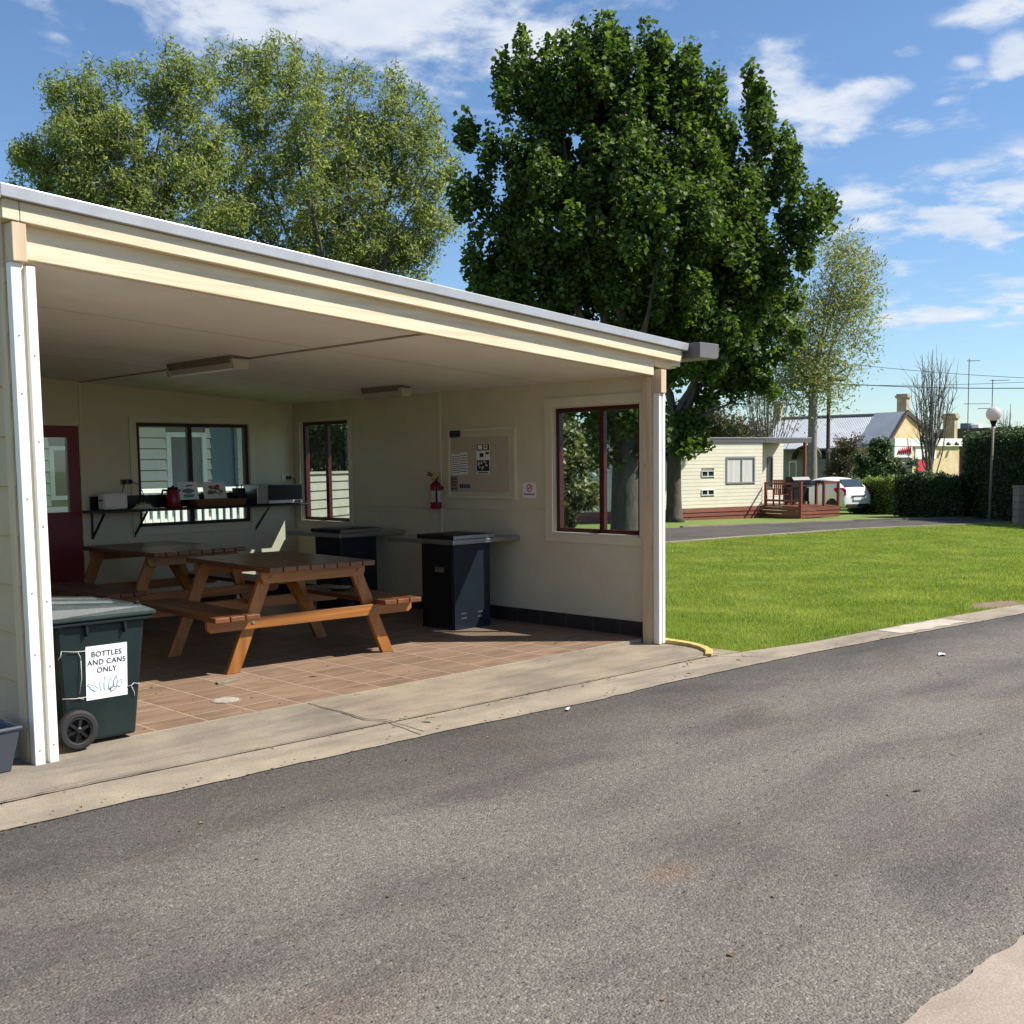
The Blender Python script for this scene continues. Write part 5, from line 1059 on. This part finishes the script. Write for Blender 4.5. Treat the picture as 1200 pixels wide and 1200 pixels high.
q = MB(); q.prism([(-.25, .75), (-.25, .95), (-.15, 1.08), (.15, 1.08), (.25, .95), (.25, .75)], 0, -.45, .45); q.build('hood', M['black'], o, bevel=.02)
q = MB(); q.box(-.55, .55, -.25, .25, .68, .74); q.box(-.40, .40, -.22, .22, .12, .66); q.build('trolley', M['black'], o, bevel=.01)
for x in (-.4, .4):
    for y in (-.18, .18): MB().lathe([(.05, -.02), (.07, 0), (.05, .02)], (x, y, .07), 0, 12).build('wheel', M['rubber'], o)

# ---- cabin behind the shelter, seen through the back windows
C2 = thing('cabin', 'cream weatherboard cabin with white veranda rail seen through the back window', 'cabin', (2.0, 9.5, -.12))
m = MB(); op2 = [(3.86, 4.52, .3, 2.26), (4.60, 5.06, .35, 2.4), (2.10, 2.42, 1.30, 2.05)]; C2L = 6.3
boards(m, (0, 0, 0), (1, 0, 0), (0, -1, 0), C2L, .1, 2.9, .16, op2, t=.035, gap=.014); w2 = m.build('wall', M['weather'], C2, fix=False)
MB().box(0, C2L, .015, 3.6, -.1, 2.9).build('inner_wall', M['pier'], w2)  # dark colour showing through the board gaps stands in for shade under each lap
opening(C2, 'door', (0, 0, 0), (1, 0, 0), (0, -1, 0), *op2[0], M['white'], M['screen'], .07, fillname='screen')
opening(C2, 'shutter', (0, 0, 0), (1, 0, 0), (0, -1, 0), *op2[1], M['bluegrey'], M['bluegrey'], .05, fillname='panel')
opening(C2, 'window', (0, 0, 0), (1, 0, 0), (0, -1, 0), *op2[2], M['white'], M['darkglass'], .06)
MB().box(-.3, C2L+.25, -1.35, 4.0, 2.9, 3.02).build('roof', M['steel'], C2)
q = MB(); q.box(4.95, 5.05, -.35, -.25, -.1, 2.9); q.build('veranda_post', M['white'], C2)
q = MB(); q.box(2.9, 4.94, -.92, -.86, 1.38, 1.44); q.box(2.9, 4.94, -.91, -.87, .55, .60)
x = 2.92
while x < 4.92: q.box(x, x+.062, -.905, -.88, .601, 1.379); x += .115
q.box(2.86, 2.94, -.94, -.85, -.1, 1.48); q.box(4.95, 5.04, -.94, -.85, -.1, 1.48); q.build('veranda_rail', M['white'], C2)
# small wall lamp and meter box on the cabin
q = MB(); q.box(5.26, 5.38, -.08, -.044, 1.92, 1.98); q.build('wall_lamp', M['whiteplastic'], C2)
FN = thing('weatherboard_fence', 'low cream weatherboard screen fence seen through the small corner window', 'fence', (8.22, 9.38, -.15))
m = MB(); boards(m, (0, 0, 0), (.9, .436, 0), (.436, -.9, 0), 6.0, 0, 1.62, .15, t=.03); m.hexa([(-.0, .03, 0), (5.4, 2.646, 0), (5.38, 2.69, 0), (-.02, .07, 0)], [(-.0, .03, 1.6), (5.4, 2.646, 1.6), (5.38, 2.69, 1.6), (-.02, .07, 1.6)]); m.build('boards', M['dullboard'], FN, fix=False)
q = MB(); q.bar((-.01, .0, 1.645), (5.4, 2.62, 1.645), .10, .04); q.build('cap_rail', M['dullboard'], FN)
shrub('shrub', 'blue green bush behind the weatherboard screen fence', 408, 24, [PB(400, 520, 24, 40, 50, 1), PB(360, 520, 24, 30, 40, 1)], 5000, .16, .09, M['leaf_hedge'], 14, ncl=50, clr=.4)

# ------------------------------------------------------------------ iron roofed house and yellow shop
def AP(px, py, dep): p = A(px, py, dep); return Vector((float(p[0]), float(p[1]), float(p[2])))
dl, dr = 76.0, 70.0; gh = gz(*AP(980, 540, 74)[:2])
HS = thing('house', 'old house with grey corrugated iron hip roof and rendered chimneys', 'house', (0, 0, 0))
e0, e1 = AP(893, 527, dl-3), AP(1046, 524, dr-2); r0_, r1_ = AP(914, 491, dl+1), AP(1058, 486, dr+2)
e0.z = e1.z = (e0.z+e1.z)/2; r0_.z = r1_.z = (r0_.z+r1_.z)/2
back = (r0_-e0); back.z = 0; dirn = (e1-e0).normalized(); nrm = Vector((-dirn.y, dirn.x, 0)); nrm = nrm if nrm.dot(Vector((FW[0], FW[1], 0))) > 0 else -nrm
dep_ = (r0_-e0).dot(nrm); b0, b1 = e0+nrm*2*dep_, e1+nrm*2*dep_
m = MB(); nc = 220           # corrugated front slope
vs = []
for i in range(nc+1):
    t = i/nc; lo = e0.lerp(e1, t); hi = r0_.lerp(r1_, t); s = .012*math.sin(i*math.pi/1.5); up = Vector((0, 0, s)); vs += [lo+up, hi+up]
m.add(vs, [(2*i, 2*i+2, 2*i+3, 2*i+1) for i in range(nc)])
m.add([b0, b1, r1_, r0_], [(0, 1, 2, 3)]); m.add([e0, r0_, b0], [(0, 1, 2)]); rf = m.build('roof', M['iron'], HS, fix=False)
q = MB(); q.tube([r0_+Vector((0, 0, .04)), r1_+Vector((0, 0, .04))], .11, 6); q.build('ridge_cap', M['darksteel'], rf)
q = MB(); q.tube([e0-Vector((0, 0, .06)), e1-Vector((0, 0, .06))], .09, 6); q.build('gutter', M['darksteel'], rf)
w0, w1 = e0+nrm*.5+dirn*.5, e1+nrm*.5; m = MB(); bt = gh-.3
m.hexa([Vector((w0.x, w0.y, bt)), Vector((w1.x, w1.y, bt)), Vector((w1.x, w1.y, bt))+nrm*(2*dep_-1), Vector((w0.x, w0.y, bt))+nrm*(2*dep_-1)], [Vector((w0.x, w0.y, e0.z-.03)), Vector((w1.x, w1.y, e0.z-.03)), Vector((w1.x, w1.y, e0.z-.03))+nrm*(2*dep_-1), Vector((w0.x, w0.y, e0.z-.03))+nrm*(2*dep_-1)])
m.build('wall', M['housewall'], HS)
def u_of(px): 
    a, b = 0., 1.
    for _ in range(40):
        k = (a+b)/2; p = w0.lerp(w1, k); v = np.array(p)-CAM; pxk = PPX+FPX*(v@RV)/(v@FV); a, b = (k, b) if pxk < px else (a, k)
    return k*(w1-w0).length
for pa, pb, za, zb, nm in ((925, 934, .9, 2.6, 'window'), (944, 955, .05, 2.4, 'door'), (982, 992, .9, 2.6, 'window')):
    opening(HS, nm, (w0.x, w0.y, gh), tuple(dirn), tuple(-nrm), u_of(pa), u_of(pb), za, zb, M['white'] if nm == 'window' else M['brown'], M['darkglass'] if nm == 'window' else M['bluegrey'], .07, (), fillname='pane' if nm == 'window' else 'panel')
# small arched porch gable over the door
pg = w0+dirn*u_of(951)-nrm*.9; m = MB(); n = 10
arc = [(-1.05, 2.6)]+[(-.85*math.cos(math.pi*i/n), 2.6+.75*math.sin(math.pi*i/n)) for i in range(n+1)]+[(1.05, 2.6), (1.05, 2.75), (.85, 3.0)]+[(.98*math.cos(math.pi*i/n), 2.72+.82*math.sin(math.pi*i/n)) for i in range(n+1)]+[(-.85, 3.0), (-1.05, 2.75)]
top_ = [( .98*math.cos(math.pi*i/n), 2.72+.82*math.sin(math.pi*i/n)) for i in range(n+1)]
for i in range(n):
    (ua, va), (ub, vb) = top_[i], top_[i+1]; q = [pg+dirn*ua+Vector((0, 0, gh-pg.z+va)), pg+dirn*ub+Vector((0, 0, gh-pg.z+vb))]; m.hexa([q[0], q[1], q[1]+nrm*1.5, q[0]+nrm*1.5], [q[0]+Vector((0, 0, .08)), q[1]+Vector((0, 0, .08)), q[1]+nrm*1.5+Vector((0, 0, .08)), q[0]+nrm*1.5+Vector((0, 0, .08))])
m.build('porch_hood', M['brown'], HS)
def chim(px, dep, py0, py1, wpx, par, nm='chimney'):
    b = AP(px, py1, dep); t_ = AP(px, py0, dep); k = dep/FPX; w = wpx*k/2; m = MB(); d3_, n3 = dirn, nrm
    def blk(w_, z0, z1): 
        q = [b-d3_*w_-n3*w_, b+d3_*w_-n3*w_, b+d3_*w_+n3*w_, b-d3_*w_+n3*w_]; m.hexa([Vector((v.x, v.y, z0)) for v in q], [Vector((v.x, v.y, z1)) for v in q])
    H = t_.z-b.z; blk(w, b.z-.6, t_.z-.32*H*.6); blk(w*1.12, t_.z-.32*H*.6+.001, t_.z-.25*H*.6); blk(w*1.35, t_.z-.24*H*.6, t_.z-.10*H*.6); blk(w*1.15, t_.z-.099*H*.6, t_.z)
    return m.build(nm, M['chimney'], par)
chim(912, 77, 471, 497, 8, rf); chim(1058, 72, 462, 492, 11, rf)
# sandstone gable end facing the street, with red barge
SHOP = thing('shop_building', 'yellow sandstone shop with white sign parapet and gable behind the hedge', 'shop', (0, 0, 0))
g0, g1, ap = AP(1040, 516, 67.0), AP(1104, 520, 70.5), AP(1062, 484, 68.2); g0.z = g1.z = min(g0.z, g1.z)
gd = (g1-g0).normalized(); gn = Vector((-gd.y, gd.x, 0)); gn = gn if gn.dot(Vector((FW[0], FW[1], 0))) > 0 else -gn
m = MB(); lo = [Vector((g0.x, g0.y, gh-.3)), Vector((g1.x, g1.y, gh-.3))]; m.add([lo[0], lo[1], g1, ap, g0]+[v+gn*1.0 for v in (lo[0], lo[1], g1, ap, g0)], [(0, 1, 2, 3, 4), (9, 8, 7, 6, 5), (0, 5, 6, 1), (1, 6, 7, 2), (2, 7, 8, 3), (3, 8, 9, 4), (4, 9, 5, 0)]); m.build('wall', M['sandstone'], SHOP)
q = MB(); q.bar(ap+Vector((0, 0, .06))-gn*.05, g1+Vector((0, 0, .0))-gn*.05, .16, .28, (0, 0, 1)); q.bar(ap+Vector((0, 0, .06))-gn*.05, g0-gn*.05, .16, .16, (0, 0, 1)); q.build('gable_barge', M['brown'], SHOP)
q = MB(); q.hexa([g1, ap, ap+gn*2.2, g1+gn*2.2], [g1+Vector((0, 0, .08)), ap+Vector((0, 0, .1)), ap+gn*2.2+Vector((0, 0, .1)), g1+gn*2.2+Vector((0, 0, .08))]); q.hexa([ap, g0, g0+gn*2.2, ap+gn*2.2], [ap+Vector((0, 0, .1)), g0+Vector((0, 0, .08)), g0+gn*2.2+Vector((0, 0, .08)), ap+gn*2.2+Vector((0, 0, .1))]); q.build('gable_roof', M['iron'], SHOP)
f0, f1 = AP(1046, 520, 60.5), AP(1124, 520, 64.5); fd = (f1-f0); fd.z = 0; fl2 = fd.length; fd.normalize(); fn = Vector((-fd.y, fd.x, 0)); fn = fn if fn.dot(Vector((FW[0], FW[1], 0))) > 0 else -fn
def zpx(px, py, dep): return float(A(px, py, dep)[2])
def fslab(a, b, z0, z1, n0, n1, mat, name, par=SHOP):
    m = MB(); p0 = Vector((f0.x, f0.y, 0)); q = [p0+fd*a+fn*n0, p0+fd*b+fn*n0, p0+fd*b+fn*n1, p0+fd*a+fn*n1]; m.hexa([v+Vector((0, 0, z0)) for v in q], [v+Vector((0, 0, z1)) for v in q]); return m.build(name, mat, par)
zt, zs, zb = zpx(1085, 514, 63), zpx(1085, 523, 63), gh-.3
fslab(0.0, fl2, zb, zs-.001, .0, 3.0, M['sandstone'], 'wall'); fslab(.0, fl2+.1, zs, zt, -.15, .3, M['white'], 'parapet')
kx = fl2/78.0; n_off = 0
sgn = fslab(.3*kx, 20*kx, zpx(1056, 536, 63), zpx(1056, 523.5, 63), -.12, -.02, M['paper'], 'shop_sign')
rn = random.Random(4); q = MB(); p0 = Vector((f0.x, f0.y, 0)); zc = zpx(1056, 530, 63)
for i in range(7):
    a = (3+2.2*i)*kx; h = rn.uniform(.12, .22); v0 = p0+fd*a-fn*.135+Vector((0, 0, zc-h)); v1 = p0+fd*(a+1.6*kx)-fn*.135+Vector((0, 0, zc+h+.03*i)); v2 = p0+fd*(a+2.2*kx)-fn*.135+Vector((0, 0, zc-h*.6)); q.tube([v0, v1, v2], .035, 5)
q.build('red_script', M['redink'], sgn, smooth=True)
fslab(6*kx, 22*kx, zpx(1056, 556, 63), zpx(1056, 537, 63), -.03, -.004, M['darkglass'], 'shop_window'); fslab(27*kx, 44*kx, zpx(1085, 552, 63), zpx(1085, 539, 63), -.05, -.004, M['redink'], 'red_panel'); fslab(25*kx, 49*kx, zpx(1085, 538, 63), zpx(1085, 524, 63), -.05, -.004, M['whiteplastic'], 'white_panel')
fslab(fl2-.05, fl2+.6, zb, zpx(1085, 527, 63), .3, 2.0, M['decking'], 'side_door')
for k in (58, 68): MB().lathe([(.10, -.08), (.14, 0), (.02, .12)], tuple(p0+fd*(k*kx)-fn*.35+Vector((0, 0, zs+.12))), 2, 10).build('flood_light', M['black'], SHOP)
chim(1113, 70, 485, 522, 13, SHOP)
FB = thing('flat_roofed_building', 'low brown roofed building with rooftop plant behind the tall hedge', 'building', (0, 0, 0))
p = AP(1100, 503, 85); q_ = AP(1160, 503, 82); m = MB(); m.hexa([Vector((p.x, p.y, -1.5)), Vector((q_.x, q_.y, -1.5)), Vector((q_.x, q_.y, -1.5))+nrm*6, Vector((p.x, p.y, -1.5))+nrm*6], [Vector((p.x, p.y, p.z)), Vector((q_.x, q_.y, p.z)), Vector((q_.x, q_.y, p.z))+nrm*6, Vector((p.x, p.y, p.z))+nrm*6]); m.build('wall', M['brown'], FB)
for a, b, hh, mt in ((1125, 1137, 496, M['bluegrey']), (1138, 1147, 497, M['white'])):
    p1, p2 = AP(a, 503, 86), AP(b, 503, 86); m = MB(); z0 = p.z+.004; z1 = zpx(a, hh, 86); m.hexa([Vector((p1.x, p1.y, z0)), Vector((p2.x, p2.y, z0)), Vector((p2.x, p2.y, z0))+nrm*1.2, Vector((p1.x, p1.y, z0))+nrm*1.2], [Vector((p1.x, p1.y, z1)), Vector((p2.x, p2.y, z1)), Vector((p2.x, p2.y, z1))+nrm*1.2, Vector((p1.x, p1.y, z1))+nrm*1.2]); m.build('rooftop_unit', mt, FB, bevel=.04)
def antenna(px, dep, py0, py1, bars, label):
    b = AP(px, py1, dep); t_ = AP(px, py0, dep); o = thing('tv_antenna', label, 'antenna', tuple(b)); H = t_.z-b.z
    MB().tube([(0, 0, -.5), (0, 0, H)], .035, 6).build('mast', M['oldwood'], o)
    for z, w, a in bars:
        q = MB(); d = Vector((math.cos(a), math.sin(a), 0)); q.tube([-d*w*.2+Vector((0, 0, H*z)), d*w+Vector((0, 0, H*z))], .025, 5)
        for k in range(5): c_ = d*w*(k/4.)+Vector((0, 0, H*z)); e = Vector((-d.y, d.x, 0))*(.35-.04*k); q.tube([c_-e, c_+e], .012, 4)
        q.build('antenna_arm', M['oldwood'], o)
antenna(1134, 86, 421, 503, [(.97, .8, -.8), (.36, 1.6, -.8)], 'tallest thin television mast above the brown roof'); antenna(1162, 83, 445, 503, [(.98, 1.2, -.8), (.42, 1.0, 2.3)], 'short television mast behind the globe lamp')

# ------------------------------------------------------------------ car
def car():
    rb = AP(1006, 560, 45.2); h = Vector((.30, .954, 0)); h.normalize(); o = thing('parked_car', 'white hatchback parked beside the deck, seen from behind', 'car', (rb.x, rb.y, gz(rb.x, rb.y)), math.atan2(h.y, h.x))
    # x forward from the rear bumper, y to the left
    st = [(0.0, .60, .30, .62, .66, .52), (.05, .78, .26, .80, .92, .66), (.18, .82, .22, .88, 1.05, .68), (.42, .835, .20, .93, 1.30, .66), (.75, .84, .20, .94, 1.455, .64), (1.3, .845, .20, .94, 1.50, .63), (1.9, .845, .20, .93, 1.49, .62), (2.35, .84, .20, .92, 1.36, .62), (2.85, .83, .20, .91, .99, .68), (3.2, .81, .21, .86, .90, .70), (3.55, .76, .24, .76, .80, .64), (3.72, .62, .30, .60, .64, .52)]
    m = MB(); k = 12; 
    for x, w, zb, zbelt, zr, wr in st:
        zm = (zb+zbelt)/2; pts = [(w*.86, zb), (w*.98, zb+.08), (w, zm), (w*.97, zbelt), (wr+(w-wr)*.25, zbelt+(zr-zbelt)*.65), (wr*.82, zr)]
        for y, z in pts: m.v.append((x, -y, z))
        for y, z in pts[::-1]: m.v.append((x, y, z))
    for i in range(len(st)-1):
        for j in range(k): m.f.append((i*k+j, i*k+(j+1) % k, (i+1)*k+(j+1) % k, (i+1)*k+j)); m.m.append(0)
    m.f.append(tuple(range(k))); m.f.append(tuple((len(st)-1)*k+j for j in range(k))); m.m += [0, 0]
    bo = m.build('body', M['carpaint'], o, smooth=True, subs=2)
    def side(pts, s, mat, name, par=o, off=.012):
        q = MB(); n = len(pts)
        vs = [(x, s*(y+off), z) for x, y, z in pts]+[(x, s*(y-.03), z) for x, y, z in pts]; q.add(vs, [tuple(range(n)), tuple(range(2*n-1, n-1, -1))]+[(i, (i+1) % n, n+(i+1) % n, n+i) for i in range(n)]); return q.build(name, mat, par)
    for s in (-1, 1):
        side([(.86, .735, 1.02), (1.40, .76, 1.00), (1.40, .665, 1.36), (.98, .645, 1.33)], s, M['carglass'], 'side_window'); side([(1.47, .76, 1.0), (2.50, .75, .99), (2.12, .665, 1.34), (1.47, .665, 1.37)], s, M['carglass'], 'side_window')
        side([(.02, .66, .76), (.30, .80, .80), (.52, .80, .98), (.50, .77, 1.06), (.16, .64, 1.06), (.06, .60, .98)], s, M['taillight'], 'tail_light', off=.04)
        q = MB(); q.box(2.28, 2.42, s*.83 if s > 0 else s*.83-.16, s*.83+.16 if s > 0 else s*.83, .98, 1.10); q.build('wing_mirror', M['carpaint'], o, bevel=.03)
        for x in (.62, 3.08):
            y = s*.80; w = MB(); w.lathe([(.19, y-s*.17), (.28, y-s*.17), (.295, y-s*.14), (.295, y+s*.02), (.28, y+s*.045), (.2, y+s*.045)], (x, 0, .295), 1, 24); wo = w.build('wheel', M['rubber'], o, smooth=False)
            h_ = MB(); h_.lathe([(.20, y+s*.02), (.195, y+s*.035), (.05, y+s*.03)], (x, 0, .295), 1, 20); h_.build('hubcap', M['stainless'], wo)
            a = MB(); a.lathe([(.33, y+s*.032), (.33, y+s*.052), (.30, y+s*.053), (.30, y+s*.03)], (x, 0, .30), 1, 24); a.build('wheel_arch', M['rubber'], o)
    q = MB(); q.hexa([(.20, -.54, 1.07), (.20, .54, 1.07), (.26, .54, 1.07), (.26, -.54, 1.07)], [(.52, -.50, 1.40), (.52, .50, 1.40), (.58, .50, 1.40), (.58, -.50, 1.40)]); q.build('rear_window', M['carglass'], o, bevel=.01)
    MB().box(-.035, .02, -.27, .27, .545, .66).build('number_plate', M['paper'], o, bevel=.004); MB().box(-.03, .05, -.34, .34, .70, .74).build('plate_recess', M['rubber'], o)
    MB().box(-.005, .10, -.62, .62, .27, .40).build('bumper_insert', M['rubber'], o, bevel=.02)
    return o
car()
# ------------------------------------------------------------------ globe lamp, brick pier, pole and wires
x, y, z = at_ground(1160.5, 36.0); o = thing('street_lamp', 'white globe lamp on a slim post in front of the tall hedge', 'street lamp', (x, y, z)); zt = zpx(1165, 485, 36.0)-z
sx = (AP(1164.5, 485, 36.0)-Vector((x, y, 0))); MB().tube([(0, 0, -.1), (sx.x*.5, sx.y*.5, zt*.5), (sx.x, sx.y, zt-.32)], [.05, .042, .036], 10).build('post', M['oldwood'], o, smooth=True)
MB().lathe([(.05, -.40), (.075, -.33), (.11, -.24), (.12, -.215)], (sx.x, sx.y, zt), 2, 16).build('collar', M['black'], o); n = 14
MB().lathe([(max(.004, .24*math.sin(math.pi*i/n)), -.24*math.cos(math.pi*i/n)) for i in range(n+1)], (sx.x, sx.y, zt), 2, 28).build('globe', M['globe'], o, smooth=True)
x, y = G(1199, 614); o = thing('brick_pier', 'grey brown masonry pier at the far right edge of the back road', 'pier', (x, y, gz(x, y)), R(42)); hp = zpx(1195, 569, 33.7)-gz(x, y)
q = MB(); nz = 5
for i in range(nz): q.box(-.24, .24, -.24, .24, -.05 if i == 0 else i*hp*.94/nz+.006, (i+1)*hp*.94/nz-.002)
q.build('blocks', M['pier'], o, bevel=.01); MB().box(-.26, .26, -.26, .26, hp*.94, hp).build('cap', M['pier'], o, bevel=.01)
x, y, z = at_ground(970, 60); o = thing('utility_pole', 'thin dark utility pole beside the pale tree', 'utility pole', (x, y, z)); tz = zpx(970, 440, 60)-z
MB().tube([(0, 0, -.2), (0, 0, tz)], [.12, .09], 10).build('pole', M['brown'], o); q = MB(); q.bar((-.6, .6, tz-.3), (.6, -.6, tz-.3), .09, .11); q.build('cross_arm', M['brown'], o)
for k in (-1, 1): MB().lathe([(.03, 0), (.05, .05), (.03, .12)], (k*.5, -k*.5, tz-.245), 2, 8).build('insulator', M['whiteplastic'], o)
def wire(pts, r, label):
    q = MB(); P = [AP(*p) for p in pts]; n = 14; out = []
    for i in range(n+1):
        t = i/n; v = P[0].lerp(P[1], t); v.z -= pts[0][3-1]*0+.35*4*t*(1-t); out.append(v)
    q.tube(out, r, 5); o = q.build('power_line', M['black']); tag(o, label, 'power line')
wire([(970, 424, 60), (1420, 446, 62)], .014, 'uppermost thin power line crossing the sky at right'); wire([(970, 449, 60), (1420, 446, 62)], .024, 'thick lower power line crossing behind the bare tree'); wire([(970, 451, 60), (1420, 430, 62)], .012, 'thin power line just above the thick one at right')
# ------------------------------------------------------------------ sun and sky
SUN_DIR = Vector((0.67, -0.742, 1.08)).normalized()
sl = bpy.data.lights.new('sun', 'SUN'); sl.energy = 4.2; sl.angle = R(0.53); sl.color = (1.0, 0.945, 0.86)
so_ = bpy.data.objects.new('sun', sl); COL.objects.link(so_); so_.rotation_euler = SUN_DIR.to_track_quat('Z', 'Y').to_euler(); so_.location = (10, -12, 20)
w = bpy.data.worlds.new('World'); SC.world = w; w.use_nodes = True; nt = w.node_tree; bg = nt.nodes['Background']
sky = N(nt, 'ShaderNodeTexSky', sky_type='NISHITA'); sky.sun_disc = False; sky.sun_elevation = math.asin(SUN_DIR.z); sky.sun_rotation = math.atan2(SUN_DIR.x, SUN_DIR.y); sky.altitude = 100; sky.air_density = 1.0; sky.dust_density = 0.2; sky.ozone_density = 1.7
tc = N(nt, 'ShaderNodeTexCoord'); sp = N(nt, 'ShaderNodeSeparateXYZ'); nt.links.new(tc.outputs['Generated'], sp.inputs[0])
az = math_n(nt, 'ARCTAN2', sp.outputs[0], sp.outputs[1]); el = math_n(nt, 'ARCSINE', sp.outputs[2])
zc = math_n(nt, 'MAXIMUM', sp.outputs[2], 0.06)
cb = N(nt, 'ShaderNodeCombineXYZ'); nt.links.new(math_n(nt, 'DIVIDE', sp.outputs[0], math_n(nt, 'ADD', zc, .12)), cb.inputs[0]); nt.links.new(math_n(nt, 'DIVIDE', sp.outputs[1], math_n(nt, 'ADD', zc, .12)), cb.inputs[1])
n1 = noise(nt, cb.outputs[0], 4.6, 8, 0.60, 0.2); n2 = noise(nt, cb.outputs[0], 1.0, 3, 0.5)
def azel(px, py): d = ray(px, py); d = d/np.linalg.norm(d); return math.atan2(d[0], d[1]), math.asin(d[2])
BL = [(430, 15, 330, 62, 1.0), (610, 45, 150, 60, .95), (300, 0, 190, 40, .8), (895, 95, 75, 32, .74), (950, 140, 80, 34, .76), (1045, 150, 42, 14, .72), (1020, 105, 60, 14, .6), (1125, 115, 40, 30, .6), (1060, 62, 42, 12, .62), (1125, 75, 24, 10, .6), (1190, 68, 26, 26, .7), (1160, 14, 42, 16, .8), (915, 52, 30, 12, .6), (1120, 245, 130, 45, .85), (1190, 220, 80, 40, .75), (1110, 367, 130, 20, .72), (40, 4, 45, 14, .6), (85, 45, 45, 10, .45), (1120, 310, 160, 50, .35), (1000, 270, 120, 40, .4), (880, 160, 90, 40, .5)]
acc = None
for px, py, rx, ry, wt in BL:
    a0, e0_ = azel(px, py); da = math_n(nt, 'DIVIDE', math_n(nt, 'SUBTRACT', az, a0), rx/FPX*1.0/math.cos(e0_)); de = math_n(nt, 'DIVIDE', math_n(nt, 'SUBTRACT', el, e0_), ry/FPX)
    r2 = math_n(nt, 'ADD', math_n(nt, 'MULTIPLY', da, da), math_n(nt, 'MULTIPLY', de, de)); g = math_n(nt, 'MULTIPLY', math_n(nt, 'EXPONENT', math_n(nt, 'MULTIPLY', r2, -0.9)), wt)
    acc = g if acc is None else math_n(nt, 'MAXIMUM', acc, g)
other = math_n(nt, 'MULTIPLY', math_n(nt, 'SUBTRACT', n2, 0.40), 2.6, clamp=True)           # unseen loose cloud over the rest of the dome, added for neutral fill light
away = N(nt, 'ShaderNodeMapRange'); dv = N(nt, 'ShaderNodeVectorMath', operation='DOT_PRODUCT'); nt.links.new(tc.outputs['Generated'], dv.inputs[0]); dv.inputs[1].default_value = (FV[0], FV[1], FV[2]+.35); nt.links.new(dv.outputs['Value'], away.inputs[0]); away.inputs[1].default_value = .72; away.inputs[2].default_value = .55
acc = math_n(nt, 'MAXIMUM', acc, math_n(nt, 'MULTIPLY', other, away.outputs[0]))
cov = math_n(nt, 'ADD', acc, math_n(nt, 'MULTIPLY', math_n(nt, 'SUBTRACT', n1, 0.5), 3.2))
mk = N(nt, 'ShaderNodeMapRange', interpolation_type='SMOOTHSTEP'); nt.links.new(cov, mk.inputs[0]); mk.inputs[1].default_value = .25; mk.inputs[2].default_value = 1.0
gate = N(nt, 'ShaderNodeMapRange'); nt.links.new(acc, gate.inputs[0]); gate.inputs[1].default_value = .08; gate.inputs[2].default_value = .4
msk = math_n(nt, 'MULTIPLY', math_n(nt, 'MULTIPLY', mk.outputs[0], gate.outputs[0]), .9)
skyc = mix(nt, 1.0, sky.outputs[0], (0.058, 0.0685, 0.0795), 'MULTIPLY')
shade = ramp(nt, noise(nt, cb.outputs[0], 5.0, 4), [(0.3, (.37, .41, .48)), (0.65, (.47, .49, .52))])
final = mix(nt, msk, skyc, shade); nt.links.new(final, bg.inputs['Color']); bg.inputs['Strength'].default_value = 1.0
